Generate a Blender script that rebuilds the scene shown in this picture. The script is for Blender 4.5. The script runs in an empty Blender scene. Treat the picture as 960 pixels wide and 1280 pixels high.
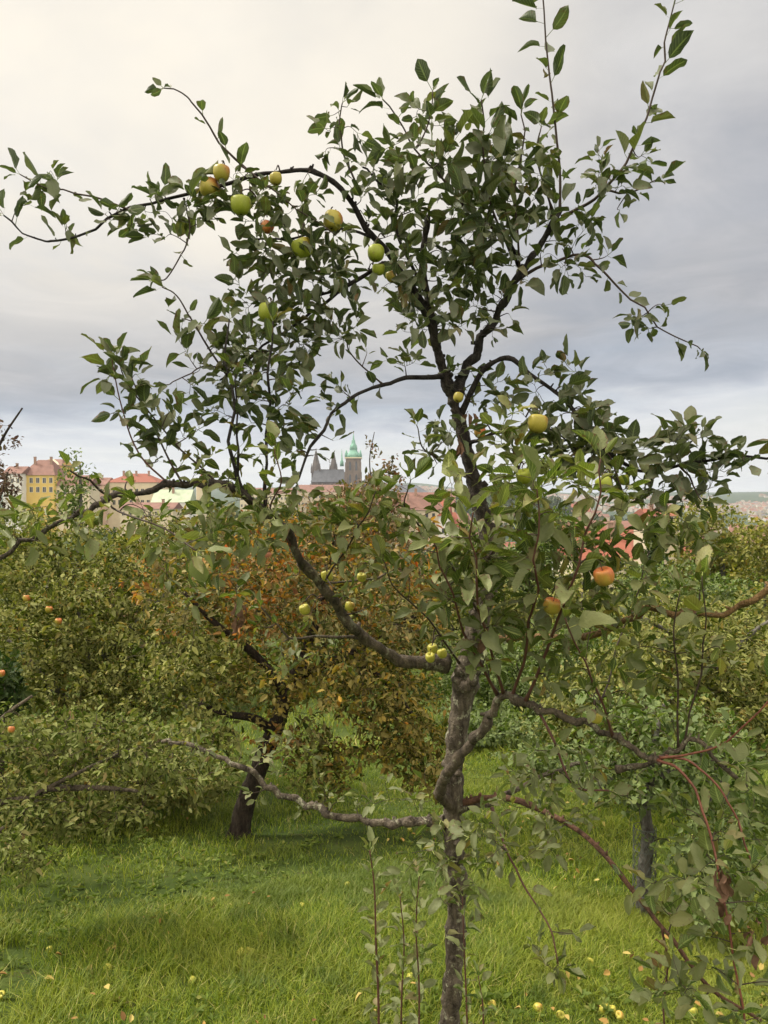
import bpy, bmesh, math, random
import numpy as np
from mathutils import Vector, Matrix
random.seed(11); RS = np.random.RandomState(11)
C = bpy.context.scene.collection
S = bpy.context.scene
R = math.radians

# ------------------------------------------------------------------ camera
F = 920.0; CX, CY, HOR = 480.0, 640.0, 622.0
TH = math.atan((CY-HOR)/F); CAMZ = 1.6
cam = bpy.data.cameras.new('camera'); camo = bpy.data.objects.new('camera', cam); C.objects.link(camo)
cam.sensor_fit = 'VERTICAL'; cam.sensor_height = 24; cam.lens = 24*F/1280
cam.clip_start = 0.05; cam.clip_end = 30000
camo.location = (0, 0, CAMZ); camo.rotation_euler = (R(90)-TH, 0, 0)
S.camera = camo
S.view_settings.view_transform = 'Standard'; S.view_settings.look = 'None'
S.view_settings.exposure = 0.20; S.view_settings.gamma = 1
S.render.resolution_x = 768; S.render.resolution_y = 1024

def P(px, py, Y):
    """picture direction of the 960x1280 photograph at forward distance Y (m)"""
    a = (px-CX)/F; b = (CY-py)/F
    d = np.array([a, math.cos(TH)+b*math.sin(TH), -math.sin(TH)+b*math.cos(TH)])
    return np.array([0, 0, CAMZ]) + d*(Y/d[1])
def proj(p):
    q = p - np.array([0, 0, CAMZ])
    f = q[..., 1]*math.cos(TH) - q[..., 2]*math.sin(TH)
    u = q[..., 1]*math.sin(TH) + q[..., 2]*math.cos(TH)
    return CX+F*q[..., 0]/f, CY-F*u/f

# ------------------------------------------------------------------ node helper
class NT:
    def __init__(s, nt): s.nt = nt; nt.nodes.clear()
    def n(s, typ, props=None, **ins):
        nd = s.nt.nodes.new(typ)
        for k, v in (props or {}).items(): setattr(nd, k, v)
        for k, v in ins.items():
            key = int(k[1:]) if k[0] == '_' and k[1:].isdigit() else k.replace('__', ' ')
            sock = nd.inputs[key]
            if hasattr(v, 'bl_idname') and hasattr(v, 'outputs'): v = v.outputs[0]
            if isinstance(v, bpy.types.NodeSocket): s.nt.links.new(v, sock)
            else: sock.default_value = v
        return nd
    def math(s, op, a, b=0.5, c=0.5, clamp=False):
        nd = s.nt.nodes.new('ShaderNodeMath'); nd.operation = op; nd.use_clamp = clamp
        for i, v in enumerate((a, b, c)):
            if isinstance(v, bpy.types.NodeSocket): s.nt.links.new(v, nd.inputs[i])
            elif hasattr(v, 'outputs'): s.nt.links.new(v.outputs[0], nd.inputs[i])
            else: nd.inputs[i].default_value = v
        return nd.outputs[0]
    def mix(s, f, a, b, blend='MIX'):
        nd = s.nt.nodes.new('ShaderNodeMix'); nd.data_type = 'RGBA'; nd.blend_type = blend
        for i, v in ((0, f), (6, a), (7, b)):
            if isinstance(v, bpy.types.NodeSocket): s.nt.links.new(v, nd.inputs[i])
            elif hasattr(v, 'outputs'): s.nt.links.new(v.outputs[0], nd.inputs[i])
            else: nd.inputs[i].default_value = (v if i == 0 else tuple(v)+((1,) if len(v) == 3 else ()))
        return nd.outputs[2]
    def ramp(s, f, stops, interp='LINEAR'):
        nd = s.nt.nodes.new('ShaderNodeValToRGB'); cr = nd.color_ramp; cr.interpolation = interp
        while len(cr.elements) < len(stops): cr.elements.new(0.5)
        for e, (p, c) in zip(cr.elements, stops):
            e.position = p; e.color = tuple(c)+(1,) if len(c) == 3 else c
        s.nt.links.new(f if isinstance(f, bpy.types.NodeSocket) else f.outputs[0], nd.inputs[0])
        return nd.outputs[0]
    def noise(s, vec, scale, detail=3, rough=0.5, dist=0.0):
        nd = s.nt.nodes.new('ShaderNodeTexNoise'); nd.inputs['Scale'].default_value = scale
        nd.inputs['Detail'].default_value = detail; nd.inputs['Roughness'].default_value = rough
        nd.inputs['Distortion'].default_value = dist
        if vec is not None: s.nt.links.new(vec, nd.inputs['Vector'])
        return nd.outputs['Fac']
    def link(s, a, b): s.nt.links.new(a, b)
def smooth_t(T, v, a, b):
    nd = T.nt.nodes.new('ShaderNodeMapRange'); nd.interpolation_type = 'SMOOTHSTEP'
    T.link(v, nd.inputs[0]); nd.inputs[1].default_value = a; nd.inputs[2].default_value = b
    return nd.outputs[0]

# ------------------------------------------------------------------ world: overcast sky with broken cloud near the horizon
SUN_EL, SUN_AZ = R(50), R(288)      # azimuth from +Y clockwise: high behind the bright veil on the left
w = bpy.data.worlds.new('World'); S.world = w; w.use_nodes = True
T = NT(w.node_tree)
tc = T.n('ShaderNodeTexCoord').outputs['Generated']
sep = T.n('ShaderNodeSeparateXYZ', _0=tc)
X, Y_, Z = sep.outputs
den = T.math('ADD', T.math('MAXIMUM', Z, 0.0), 0.10)
cxy = T.n('ShaderNodeCombineXYZ', _0=T.math('DIVIDE', X, den), _1=T.math('DIVIDE', Y_, den), _2=0.0).outputs[0]
n1 = T.noise(cxy, 0.9, 6, 0.55, 0.4)
n2 = T.noise(cxy, 0.35, 4, 0.5, 0.2)
nd = T.math('SUBTRACT', n1, 0.5)
nd2 = T.math('SUBTRACT', n2, 0.5)
zz = T.math('ADD', Z, T.math('MULTIPLY', nd, 0.10))
zz = T.math('ADD', zz, T.math('MULTIPLY', nd2, 0.15))
# tilt: the dark bank climbs to the right
zz = T.math('SUBTRACT', zz, T.math('MULTIPLY', T.math('MULTIPLY', X, T.math('MINIMUM', T.math('MULTIPLY', Z, 4.0), 1.0)), 0.16))
base = T.ramp(zz, [(0.0, (.60, .62, .65)), (.035, (.72, .72, .70)), (.085, (.62, .64, .675)), (.125, (.37, .405, .47)),
                   (.19, (.385, .39, .415)), (.30, (.48, .475, .485)), (.48, (.59, .575, .56)), (.70, (.68, .65, .60)), (1.0, (.70, .66, .59))])
streak = T.noise(cxy, 2.3, 7, 0.6, 0.8)
base = T.mix(0.55, base, T.ramp(streak, [(.28, (.36, .375, .40)), (.5, (.5, .5, .5)), (.72, (.68, .665, .64))]), 'OVERLAY')
# thin bright cloud where the sun stands behind the veil, upper left of the picture
gd = np.array([-.30, .86, .42]); gd /= np.linalg.norm(gd)
dot = T.math('ADD', T.math('ADD', T.math('MULTIPLY', X, float(gd[0])), T.math('MULTIPLY', Y_, float(gd[1]))), T.math('MULTIPLY', Z, float(gd[2])))
gl = smooth_t(T, T.math('ADD', dot, T.math('MULTIPLY', nd, .16)), .80, 1.04)
base = T.mix(T.math('MULTIPLY', T.math('MULTIPLY', gl, .85), smooth_t(T, Z, .10, .40)), base, (.96, .885, .75))
# the veil is thinner and brighter overhead and behind the viewer
bright = T.math('ADD', 1.0, T.math('ADD', T.math('MULTIPLY', smooth_t(T, T.math('MULTIPLY', Y_, -1.0), -.35, .6), 2.1),
                                  T.math('MULTIPLY', smooth_t(T, Z, .62, .95), 1.9)))
warm = smooth_t(T, T.math('MULTIPLY', Y_, -1.0), -.3, .4)
base = T.mix(warm, base, T.mix(1.0, base, (1.08, 1.0, .86), 'MULTIPLY'))
cloud = T.n('ShaderNodeBackground', Color=base, Strength=bright)
sky = T.n('ShaderNodeTexSky', dict(sky_type='NISHITA', sun_disc=False, sun_elevation=SUN_EL, sun_rotation=SUN_AZ))
clear = T.n('ShaderNodeBackground', Color=sky.outputs[0], Strength=0.10)
cover = T.math('ADD', .86, T.math('MULTIPLY', smooth_t(T, n1, .35, .6), .14))
ms = T.n('ShaderNodeMixShader', _0=cover, _1=clear, _2=cloud)
T.n('ShaderNodeOutputWorld', Surface=ms)

sl = bpy.data.lights.new('sun', 'SUN'); so = bpy.data.objects.new('sun', sl); C.objects.link(so)
sl.energy = 4.4; sl.angle = R(6); sl.color = (1, .93, .82)
sdir = Vector((math.sin(SUN_AZ)*math.cos(SUN_EL), math.cos(SUN_AZ)*math.cos(SUN_EL), math.sin(SUN_EL)))
so.rotation_euler = (-sdir).to_track_quat('-Z', 'Y').to_euler()

# ------------------------------------------------------------------ object helpers
def tag(o, label=None, cat=None, group=None, kind=None):
    if label: o['label'] = label
    if cat: o['category'] = cat
    if group: o['group'] = group
    if kind: o['kind'] = kind
    return o
def thing(name, label, cat, loc=(0, 0, 0), rotz=0, group=None):
    o = bpy.data.objects.new(name, None); C.objects.link(o)
    o.empty_display_size = .1
    o.location = tuple(loc); o.rotation_euler = (0, 0, rotz)
    return tag(o, label, cat, group)
class MB:
    """collects vertices and faces, links them as ONE mesh object (world coordinates)"""
    def __init__(s): s.v = []; s.f = {3: [], 4: []}; s.uv = {3: [], 4: []}; s.n = 0; s.hasuv = False
    def add(s, v, quads=None, tris=None, uvv=None):
        v = np.asarray(v, dtype=np.float64).reshape(-1, 3)
        for k, q in ((4, quads), (3, tris)):
            if q is not None and len(q):
                q = np.asarray(q, dtype=np.int64); s.f[k].append(q+s.n)
                if uvv is not None: s.uv[k].append(uvv[q].reshape(-1, 2)); s.hasuv = True
                else: s.uv[k].append(np.zeros((q.size, 2)))
        s.v.append(v); s.n += len(v)
    def box(s, x0, x1, y0, y1, z0, z1):
        s.add([(x, y, z) for x in (x0, x1) for y in (y0, y1) for z in (z0, z1)],
              [(0, 1, 3, 2), (4, 6, 7, 5), (0, 4, 5, 1), (2, 3, 7, 6), (0, 2, 6, 4), (1, 5, 7, 3)])
    def tube(s, pts, rad, sides=6, rough=0.0, cap=True):
        pts = np.asarray(pts, float); n = len(pts); rad = np.broadcast_to(np.asarray(rad, float), (n,))
        t = np.gradient(pts, axis=0); t /= np.linalg.norm(t, axis=1)[:, None]+1e-9
        a = np.cross(t[0], [0, 0, 1.0]);
        if np.linalg.norm(a) < .1: a = np.cross(t[0], [1.0, 0, 0])
        N = np.empty_like(pts)
        for i in range(n):
            a = a - t[i]*np.dot(a, t[i]); a /= np.linalg.norm(a)+1e-9; N[i] = a
        B = np.cross(t, N)
        ang = np.arange(sides)*2*math.pi/sides
        rr = rad[:, None]*(1+(RS.rand(n, sides)-.5)*rough)
        V = pts[:, None]+N[:, None]*(np.cos(ang)*rr)[..., None]+B[:, None]*(np.sin(ang)*rr)[..., None]
        i = np.arange(n-1)[:, None]*sides; j = np.arange(sides)[None]; k = (j+1) % sides
        q = np.stack([i+j, i+k, i+k+sides, i+j+sides], -1).reshape(-1, 4)
        V = V.reshape(-1, 3); tr = None
        if cap:
            V = np.vstack([V, pts[0:1], pts[-1:]]); c0 = n*sides; jj = np.arange(sides); kk = (jj+1) % sides
            tr = np.vstack([np.stack([np.full(sides, c0), kk, jj], 1), np.stack([np.full(sides, c0+1), (n-1)*sides+jj, (n-1)*sides+kk], 1)])
        s.add(V, q, tr)
    def build(s, name, mat, parent=None, smooth=True, origin=None):
        V = np.vstack(s.v) if s.v else np.zeros((0, 3))
        Q = np.vstack(s.f[4]) if s.f[4] else np.zeros((0, 4), int)
        Tn = np.vstack(s.f[3]) if s.f[3] else np.zeros((0, 3), int)
        off = np.zeros(3)
        if parent is not None: off = np.array(parent.location) if origin is None else origin
        elif origin is not None: off = np.asarray(origin, float)
        V = V-off
        me = bpy.data.meshes.new(name)
        me.vertices.add(len(V)); me.vertices.foreach_set('co', V.astype(np.float32).ravel())
        nl = Q.size+Tn.size; me.loops.add(nl)
        me.loops.foreach_set('vertex_index', np.concatenate([Q.ravel(), Tn.ravel()]).astype(np.int32))
        me.polygons.add(len(Q)+len(Tn))
        ls = np.concatenate([np.arange(len(Q))*4, Q.size+np.arange(len(Tn))*3])
        me.polygons.foreach_set('loop_start', ls.astype(np.int32))
        me.polygons.foreach_set('use_smooth', np.full(len(Q)+len(Tn), smooth))
        if s.hasuv:
            u = me.uv_layers.new(name='UVMap')
            u.data.foreach_set('uv', np.vstack(s.uv[4]+s.uv[3]).astype(np.float32).ravel())
        me.update(calc_edges=True); me.validate()
        o = bpy.data.objects.new(name, me); C.objects.link(o)
        if mat: me.materials.append(mat)
        if parent is not None: o.parent = parent
        elif origin is not None: o.location = tuple(off)
        return o
def copy_tree(o, parent=None):
    c = o.copy(); C.objects.link(c)
    if parent is not None: c.parent = parent
    for ch in list(o.children): copy_tree(ch, c)
    return c
def mat(name, rough=.8, spec=.3):
    m = bpy.data.materials.new(name); m.use_nodes = True
    T = NT(m.node_tree); T.m = m; T.rough = rough; T.spec = spec
    return m, T
def finish(T, color, bump=None, bstr=.3, bdist=.01, rough=None, trans=None, tfac=0.0):
    kw = {}
    b = T.n('ShaderNodeBsdfPrincipled'); b.inputs['Specular IOR Level'].default_value = T.spec
    if isinstance(color, bpy.types.NodeSocket): T.link(color, b.inputs['Base Color'])
    else: b.inputs['Base Color'].default_value = tuple(color)+(1,)
    if isinstance(rough, bpy.types.NodeSocket): T.link(rough, b.inputs['Roughness'])
    else: b.inputs['Roughness'].default_value = T.rough
    if bump is not None:
        bn = T.n('ShaderNodeBump', Height=bump, Strength=bstr, Distance=bdist); T.link(bn.outputs[0], b.inputs['Normal'])
    out = b.outputs[0]
    if tfac > 0:
        tr = T.n('ShaderNodeBsdfTranslucent'); T.link(trans, tr.inputs['Color'])
        out = T.n('ShaderNodeMixShader', _0=tfac, _1=b, _2=tr).outputs[0]
    T.n('ShaderNodeOutputMaterial', Surface=out)
    return T.m
def plain(name, col, rough=.8, var=.25, scale=3.0, spec=.3):
    m, T = mat(name, rough, spec)
    co = T.n('ShaderNodeTexCoord').outputs['Object']
    f = T.noise(co, scale, 5, .6)
    c2 = tuple(min(1, c*(1-var)) for c in col); c3 = tuple(min(1, c*(1+var)) for c in col)
    return finish(T, T.ramp(f, [(.3, c2), (.7, c3)]), f, .2, .01)
def leafmat(name, cols, under, spot=.0, rough=.5, tf=.2, veins=True, patch=None):
    m, T = mat(name, rough+.12, .3 if veins else .12)
    g = T.n('ShaderNodeNewGeometry')
    rnd = g.outputs['Random Per Island']
    col = T.ramp(rnd, cols)
    if patch:                                     # one part of a crown turned colour earlier than the rest
        pf = smooth_t(T, T.noise(g.outputs['Position'], patch[0], 2, .5), patch[1], patch[2])
        pf = T.math('MULTIPLY', pf, T.math('GREATER_THAN', T.math('FRACT', T.math('MULTIPLY', rnd, 7.13)), .35))
        col = T.mix(pf, col, T.ramp(T.math('FRACT', T.math('MULTIPLY', rnd, 13.7)), patch[3]))
    und = T.mix(T.math('MULTIPLY', T.math('FRACT', T.math('MULTIPLY', rnd, 5.31)), .5), under, tuple(c*.7 for c in under))
    und = T.mix(.4, und, col)
    if veins:
        uv = T.n('ShaderNodeSeparateXYZ', _0=T.n('ShaderNodeUVMap').outputs[0])
        av = T.math('ABSOLUTE', T.math('SUBTRACT', uv.outputs[1], .5))
        rib = T.math('LESS_THAN', av, .045)
        sv = T.math('SINE', T.math('MULTIPLY', T.math('SUBTRACT', uv.outputs[0], T.math('MULTIPLY', av, .55)), 50.0))
        veinm = smooth_t(T, sv, .55, 1.0)
        vm = T.math('MAXIMUM', rib, T.math('MULTIPLY', veinm, .45))
        col = T.mix(T.math('MULTIPLY', vm, .7), col, tuple(min(1, c*2.1+.02) for c in cols[len(cols)//2][1]))
        hgt = T.math('SUBTRACT', T.noise(g.outputs['Position'], 120, 2, .5), T.math('MULTIPLY', vm, .8))
    else: hgt = None
    if spot > 0:
        sp = T.noise(g.outputs['Position'], 75, 3, .6)
        sel = T.math('GREATER_THAN', T.math('FRACT', T.math('MULTIPLY', rnd, 3.77)), .45)
        sm = T.math('MULTIPLY', smooth_t(T, T.math('ADD', sp, T.math('MULTIPLY', smooth_t(T, av, .30, .5), .13)) if veins else sp, .60, .68), sel)
        col = T.mix(T.math('MULTIPLY', sm, spot), col, (.11, .06, .03))
        und = T.mix(T.math('MULTIPLY', sm, spot), und, (.13, .08, .05))
    c = T.mix(g.outputs['Backfacing'], col, und)
    return finish(T, c, hgt, .6, .003, trans=T.mix(1.0, c, (1.5, 1.7, .7), 'MULTIPLY'), tfac=tf)
def barkmat(name, dark, light, lichen, lf=.5, scale=40):
    m, T = mat(name, .9, .2)
    co = T.n('ShaderNodeNewGeometry').outputs['Position']
    mp = T.n('ShaderNodeMapping', Vector=co); mp.inputs['Scale'].default_value = (1, 1, .35)
    f = T.noise(mp.outputs[0], scale, 6, .65, .3); pz = T.n('ShaderNodeSeparateXYZ', _0=co).outputs[2]
    f2 = T.noise(co, 22, 5, .7); f3 = T.noise(co, 130, 3, .6)
    c = T.ramp(f, [(.32, dark), (.62, light)])
    c = T.mix(T.math('MULTIPLY', smooth_t(T, f2, .56, .64), lf), c, T.ramp(f3, [(.35, tuple(x*.6 for x in lichen)), (.65, lichen)]))
    if name in ('bark', 'limb_bark'):      # bark gets darker with height and its lichen tint fades
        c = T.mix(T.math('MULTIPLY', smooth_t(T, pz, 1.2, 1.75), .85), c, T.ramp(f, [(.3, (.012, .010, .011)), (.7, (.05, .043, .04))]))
    return finish(T, c, T.math('ADD', f, T.math('MULTIPLY', f3, .4)), 1.0, .02)

# ------------------------------------------------------------------ materials
M = {}
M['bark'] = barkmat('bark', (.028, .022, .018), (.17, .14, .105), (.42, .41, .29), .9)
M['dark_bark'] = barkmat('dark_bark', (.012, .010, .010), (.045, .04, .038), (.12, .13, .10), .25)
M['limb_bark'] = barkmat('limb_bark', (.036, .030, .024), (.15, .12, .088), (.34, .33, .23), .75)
M['tan_bark'] = barkmat('tan_bark', (.08, .045, .02), (.24, .15, .07), (.14, .13, .10), .5)
M['red_bark'] = barkmat('red_bark', (.06, .036, .026), (.16, .085, .055), (.26, .20, .15), .3)
M['twig'] = plain('twig_bark', (.050, .034, .026), .7)
M['red_twig'] = plain('red_twig_bark', (.10, .045, .035), .6)
M['old_bark'] = barkmat('old_bark', (.014, .011, .009), (.06, .045, .035), (.10, .10, .07), .3)
M['grey_bark'] = barkmat('grey_bark', (.05, .045, .04), (.16, .15, .13), (.22, .24, .18), .5)
GR = [(.0, (.045, .072, .016)), (.35, (.078, .112, .026)), (.65, (.115, .15, .036)), (.88, (.165, .185, .05)), (.96, (.26, .23, .05)), (1.0, (.19, .10, .04))]
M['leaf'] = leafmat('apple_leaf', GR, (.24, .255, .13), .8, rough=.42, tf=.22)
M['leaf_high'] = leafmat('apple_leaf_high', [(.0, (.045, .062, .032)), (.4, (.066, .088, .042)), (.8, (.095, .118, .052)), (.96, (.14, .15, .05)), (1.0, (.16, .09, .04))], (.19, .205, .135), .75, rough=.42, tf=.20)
M['leaf_pale'] = leafmat('apple_leaf_pale', [(.0, (.06, .10, .028)), (.4, (.10, .145, .042)), (.8, (.15, .185, .055)), (.93, (.23, .22, .07)), (1.0, (.24, .13, .07))], (.24, .25, .12), .5, rough=.5, tf=.25)
OL = [(.0, (.030, .045, .008)), (.3, (.075, .098, .016)), (.6, (.14, .16, .028)), (.88, (.24, .24, .055)), (1.0, (.30, .17, .05))]
M['leaf_olive'] = leafmat('olive_leaf', OL, (.27, .275, .10), 0, veins=False)
M['leaf_dusty'] = leafmat('dusty_leaf', [(.0, (.035, .055, .012)), (.4, (.085, .115, .024)), (.8, (.165, .185, .045)), (1.0, (.25, .17, .09))], (.21, .23, .075), 0, veins=False)
AUT = [(.0, (.42, .09, .02)), (.3, (.50, .18, .03)), (.55, (.52, .30, .04)), (.8, (.24, .11, .05)), (1.0, (.15, .06, .03))]
M['leaf_autumn'] = leafmat('autumn_leaf', [(.0, (.045, .065, .02)), (.4, (.09, .105, .03)), (.7, (.14, .14, .035)), (.88, (.30, .24, .04)), (1.0, (.28, .12, .04))], (.24, .20, .09), 0, veins=False, patch=(1.4, .49, .60, AUT))
M['leaf_yellow'] = leafmat('yellowing_leaf', [(.0, (.04, .06, .014)), (.4, (.09, .105, .02)), (.7, (.16, .155, .03)), (.88, (.40, .31, .04)), (1.0, (.34, .15, .03))], (.26, .20, .07), 0, veins=False)
M['leaf_brown'] = leafmat('browning_leaf', [(.0, (.06, .07, .03)), (.4, (.12, .10, .04)), (.7, (.20, .12, .06)), (1.0, (.26, .10, .06))], (.24, .18, .11), 0, veins=False)
M['leaf_green'] = leafmat('fresh_leaf', [(.0, (.04, .078, .014)), (.5, (.095, .145, .026)), (.9, (.16, .21, .04)), (1.0, (.2, .2, .05))], (.17, .21, .10), 0, veins=False)
M['leaf_gold'] = leafmat('golden_green_leaf', [(.0, (.08, .11, .025)), (.5, (.16, .17, .03)), (.9, (.26, .24, .04)), (1.0, (.3, .2, .04))], (.22, .21, .07), 0, veins=False)
M['leaf_dark'] = leafmat('dark_leaf', [(.0, (.02, .045, .016)), (.6, (.035, .062, .014)), (1.0, (.06, .08, .02))], (.05, .07, .025), 0, veins=False)
M['leaf_plum'] = leafmat('plum_leaf', [(.0, (.05, .025, .022)), (.6, (.08, .04, .03)), (1.0, (.10, .09, .04))], (.13, .09, .07), 0, veins=False)

# ------------------------------------------------------------------ terrain
def ss(a, b, x): t = np.clip((x-a)/(b-a), 0, 1); return t*t*(3-2*t)
def H(x, y):
    x = np.asarray(x, float); y = np.asarray(y, float)
    yy = np.maximum(y, -30)
    z = -0.2*np.minimum(yy, 16)
    z = z-0.115*(np.clip(yy, 16, 330)-16)-0.075*(np.clip(yy, 330, 640)-330)
    d = np.hypot(x, y)
    # castle ridge, left
    side = 1-ss(.03, .13, x/np.maximum(y, 40))
    m = ss(170, 330, y)*side
    top = -17-3*ss(500, 1000, y)
    z = z*(1-m)+np.where(y > 170, np.maximum(top, z), z)*m
    # wooded hill, centre
    z = z+np.where(y > 500, 68*np.exp(-((x-205)/165)**2-((y-1300)/170)**2), 0)*(1-m*.9)
    # far slopes and hills
    ridge = 22*np.sin(x/760+1.1)+15*np.sin(x/330+.4)+8*np.sin(x/140)
    z = z+ss(1900, 6200, d)*(112+ridge*.7)
    z = z+(np.sin(x*1.7+.3*y)*.03+np.sin(x*.7-y*1.1)*.04)*(d < 60)
    return z
rr = np.concatenate([[0], np.geomspace(.5, 40, 90), np.geomspace(42, 9500, 130)])
na = 288
# angular samples denser ahead of the camera
u = np.linspace(-1, 1, na+1)[:-1]
ang = math.pi*(.28*u+.72*u**3)
V = []
for r in rr: V.append(np.stack([r*np.sin(ang), r*np.cos(ang), np.zeros(na)], 1))
V = np.vstack(V); V[:, 2] = H(V[:, 0], V[:, 1])
i = np.arange(len(rr)-1)[:, None]*na; j = np.arange(na)[None]; k = (j+1) % na
Q = np.stack([i+j, i+j+na, i+k+na, i+k], -1).reshape(-1, 4)
m, T = mat('ground_soil_and_turf', .95, .1)
g = T.n('ShaderNodeNewGeometry').outputs['Position']
sp = T.n('ShaderNodeSeparateXYZ', _0=g)
f1 = T.noise(g, .9, 6, .65); f2 = T.noise(g, 9, 5, .7); f3 = T.noise(g, .012, 8, .7)
near = T.mix(smooth_t(T, f1, .4, .6), (.040, .062, .013), (.065, .088, .020))
near = T.mix(T.math('MULTIPLY', smooth_t(T, f2, .56, .68), .6), near, (.06, .048, .022))
far = T.ramp(f3, [(.38, (.022, .040, .020)), (.5, (.04, .06, .028)), (.62, (.06, .085, .03)), (.72, (.12, .11, .07))])
dist = T.n('ShaderNodeVectorMath', dict(operation='LENGTH'), _0=g).outputs['Value']
c = T.mix(smooth_t(T, dist, 60, 160), near, far)
GM = finish(T, c, f2, .5, .03)
b = MB(); b.add(V, Q); tag(b.build('ground', GM), kind='structure')

# ------------------------------------------------------------------ grass (stuff)
def fbm(x, y, s, seed=0):
    r = np.random.RandomState(seed); v = 0
    for k in range(7):
        a = r.rand()*6.28; f = s*(1.6**k)*.6
        v = v+np.sin((x*math.cos(a)+y*math.sin(a))*f+r.rand()*6.28+1.3*np.sin((y*math.cos(a)-x*math.sin(a))*f*.7))/(1.25**k)
    return v/3.2
def blades(n, d0, d1, h0, wd, seed, power=.5):
    r = np.random.RandomState(seed)
    d = d0+(d1-d0)*r.rand(n)**power if power != 1 else d0+(d1-d0)*r.rand(n)
    a = (r.rand(n)-.5)*R(74)
    x = d*np.sin(a); y = d*np.cos(a)
    den = fbm(x, y, 1.6, 3); tall = np.clip(fbm(x, y, 2.6, 8)*1.2+.25, -.7, 1.7)
    keep = r.rand(n) < np.clip(.62+.75*den, .03, 1)
    x, y, tall, d = x[keep], y[keep], tall[keep], d[keep]; n = len(x)
    z = H(x, y)-.004
    h = h0*(.55+.6*r.rand(n))*(1+.75*tall)
    w2 = wd*(.7+.6*r.rand(n))*.5
    th = r.rand(n)*6.283; lean = h*(.3+1.3*r.rand(n)**1.5)
    la = th+1.57+(r.rand(n)-.5)*.8+np.where(r.rand(n) < .5, 0, math.pi)
    lx, ly = np.cos(la)*lean, np.sin(la)*lean; wx, wy = np.cos(th)*w2, np.sin(th)*w2
    b0 = np.stack([x, y, z], 1)
    W = np.stack([wx, wy, np.zeros(n)], 1)
    m1 = b0+np.stack([lx*.28, ly*.28, h*.6], 1); tp = b0+np.stack([lx, ly, h], 1)
    V = np.stack([b0-W, b0+W, m1+W*.8, m1-W*.8, tp], 1).reshape(-1, 3)
    o = np.arange(n)[:, None]*5
    return V, o+np.array([[0, 1, 2, 3]]), o+np.array([[3, 2, 4]])
m, T = mat('grass_blade', .55, .3)
g = T.n('ShaderNodeNewGeometry'); pos = g.outputs['Position']; rnd = g.outputs['Random Per Island']
f = T.noise(pos, .75, 4, .6); f2 = T.noise(pos, 3.2, 3, .6); f0 = T.noise(pos, .38, 3, .6)
c = T.ramp(rnd, [(0, (.05, .095, .007)), (.4, (.115, .175, .010)), (.8, (.22, .275, .018)), (.93, (.31, .33, .045)), (1, (.48, .40, .17))])
c = T.mix(T.math('MULTIPLY', smooth_t(T, f, .42, .62), .6), c, (.23, .25, .035))
c = T.mix(T.math('MULTIPLY', smooth_t(T, f2, .54, .66), .5), c, (.05, .085, .018))
c = T.mix(T.math('MULTIPLY', smooth_t(T, f0, .50, .62), .6), c, (.045, .095, .018))
GB = finish(T, c, trans=T.mix(1.0, c, (1.5, 1.6, .7), 'MULTIPLY'), tfac=.3)
b = MB()
for a in ((240000, 1.9, 4.8, .052, .0032, 1, .75), (200000, 4.4, 11, .055, .0055, 2, .8), (80000, 10, 34, .10, .014, 3, .9)):
    b.add(*blades(*a))
tag(b.build('grass', GB, smooth=False), 'lush green orchard grass covering the slope under the apple trees', 'grass', kind='stuff')

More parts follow.
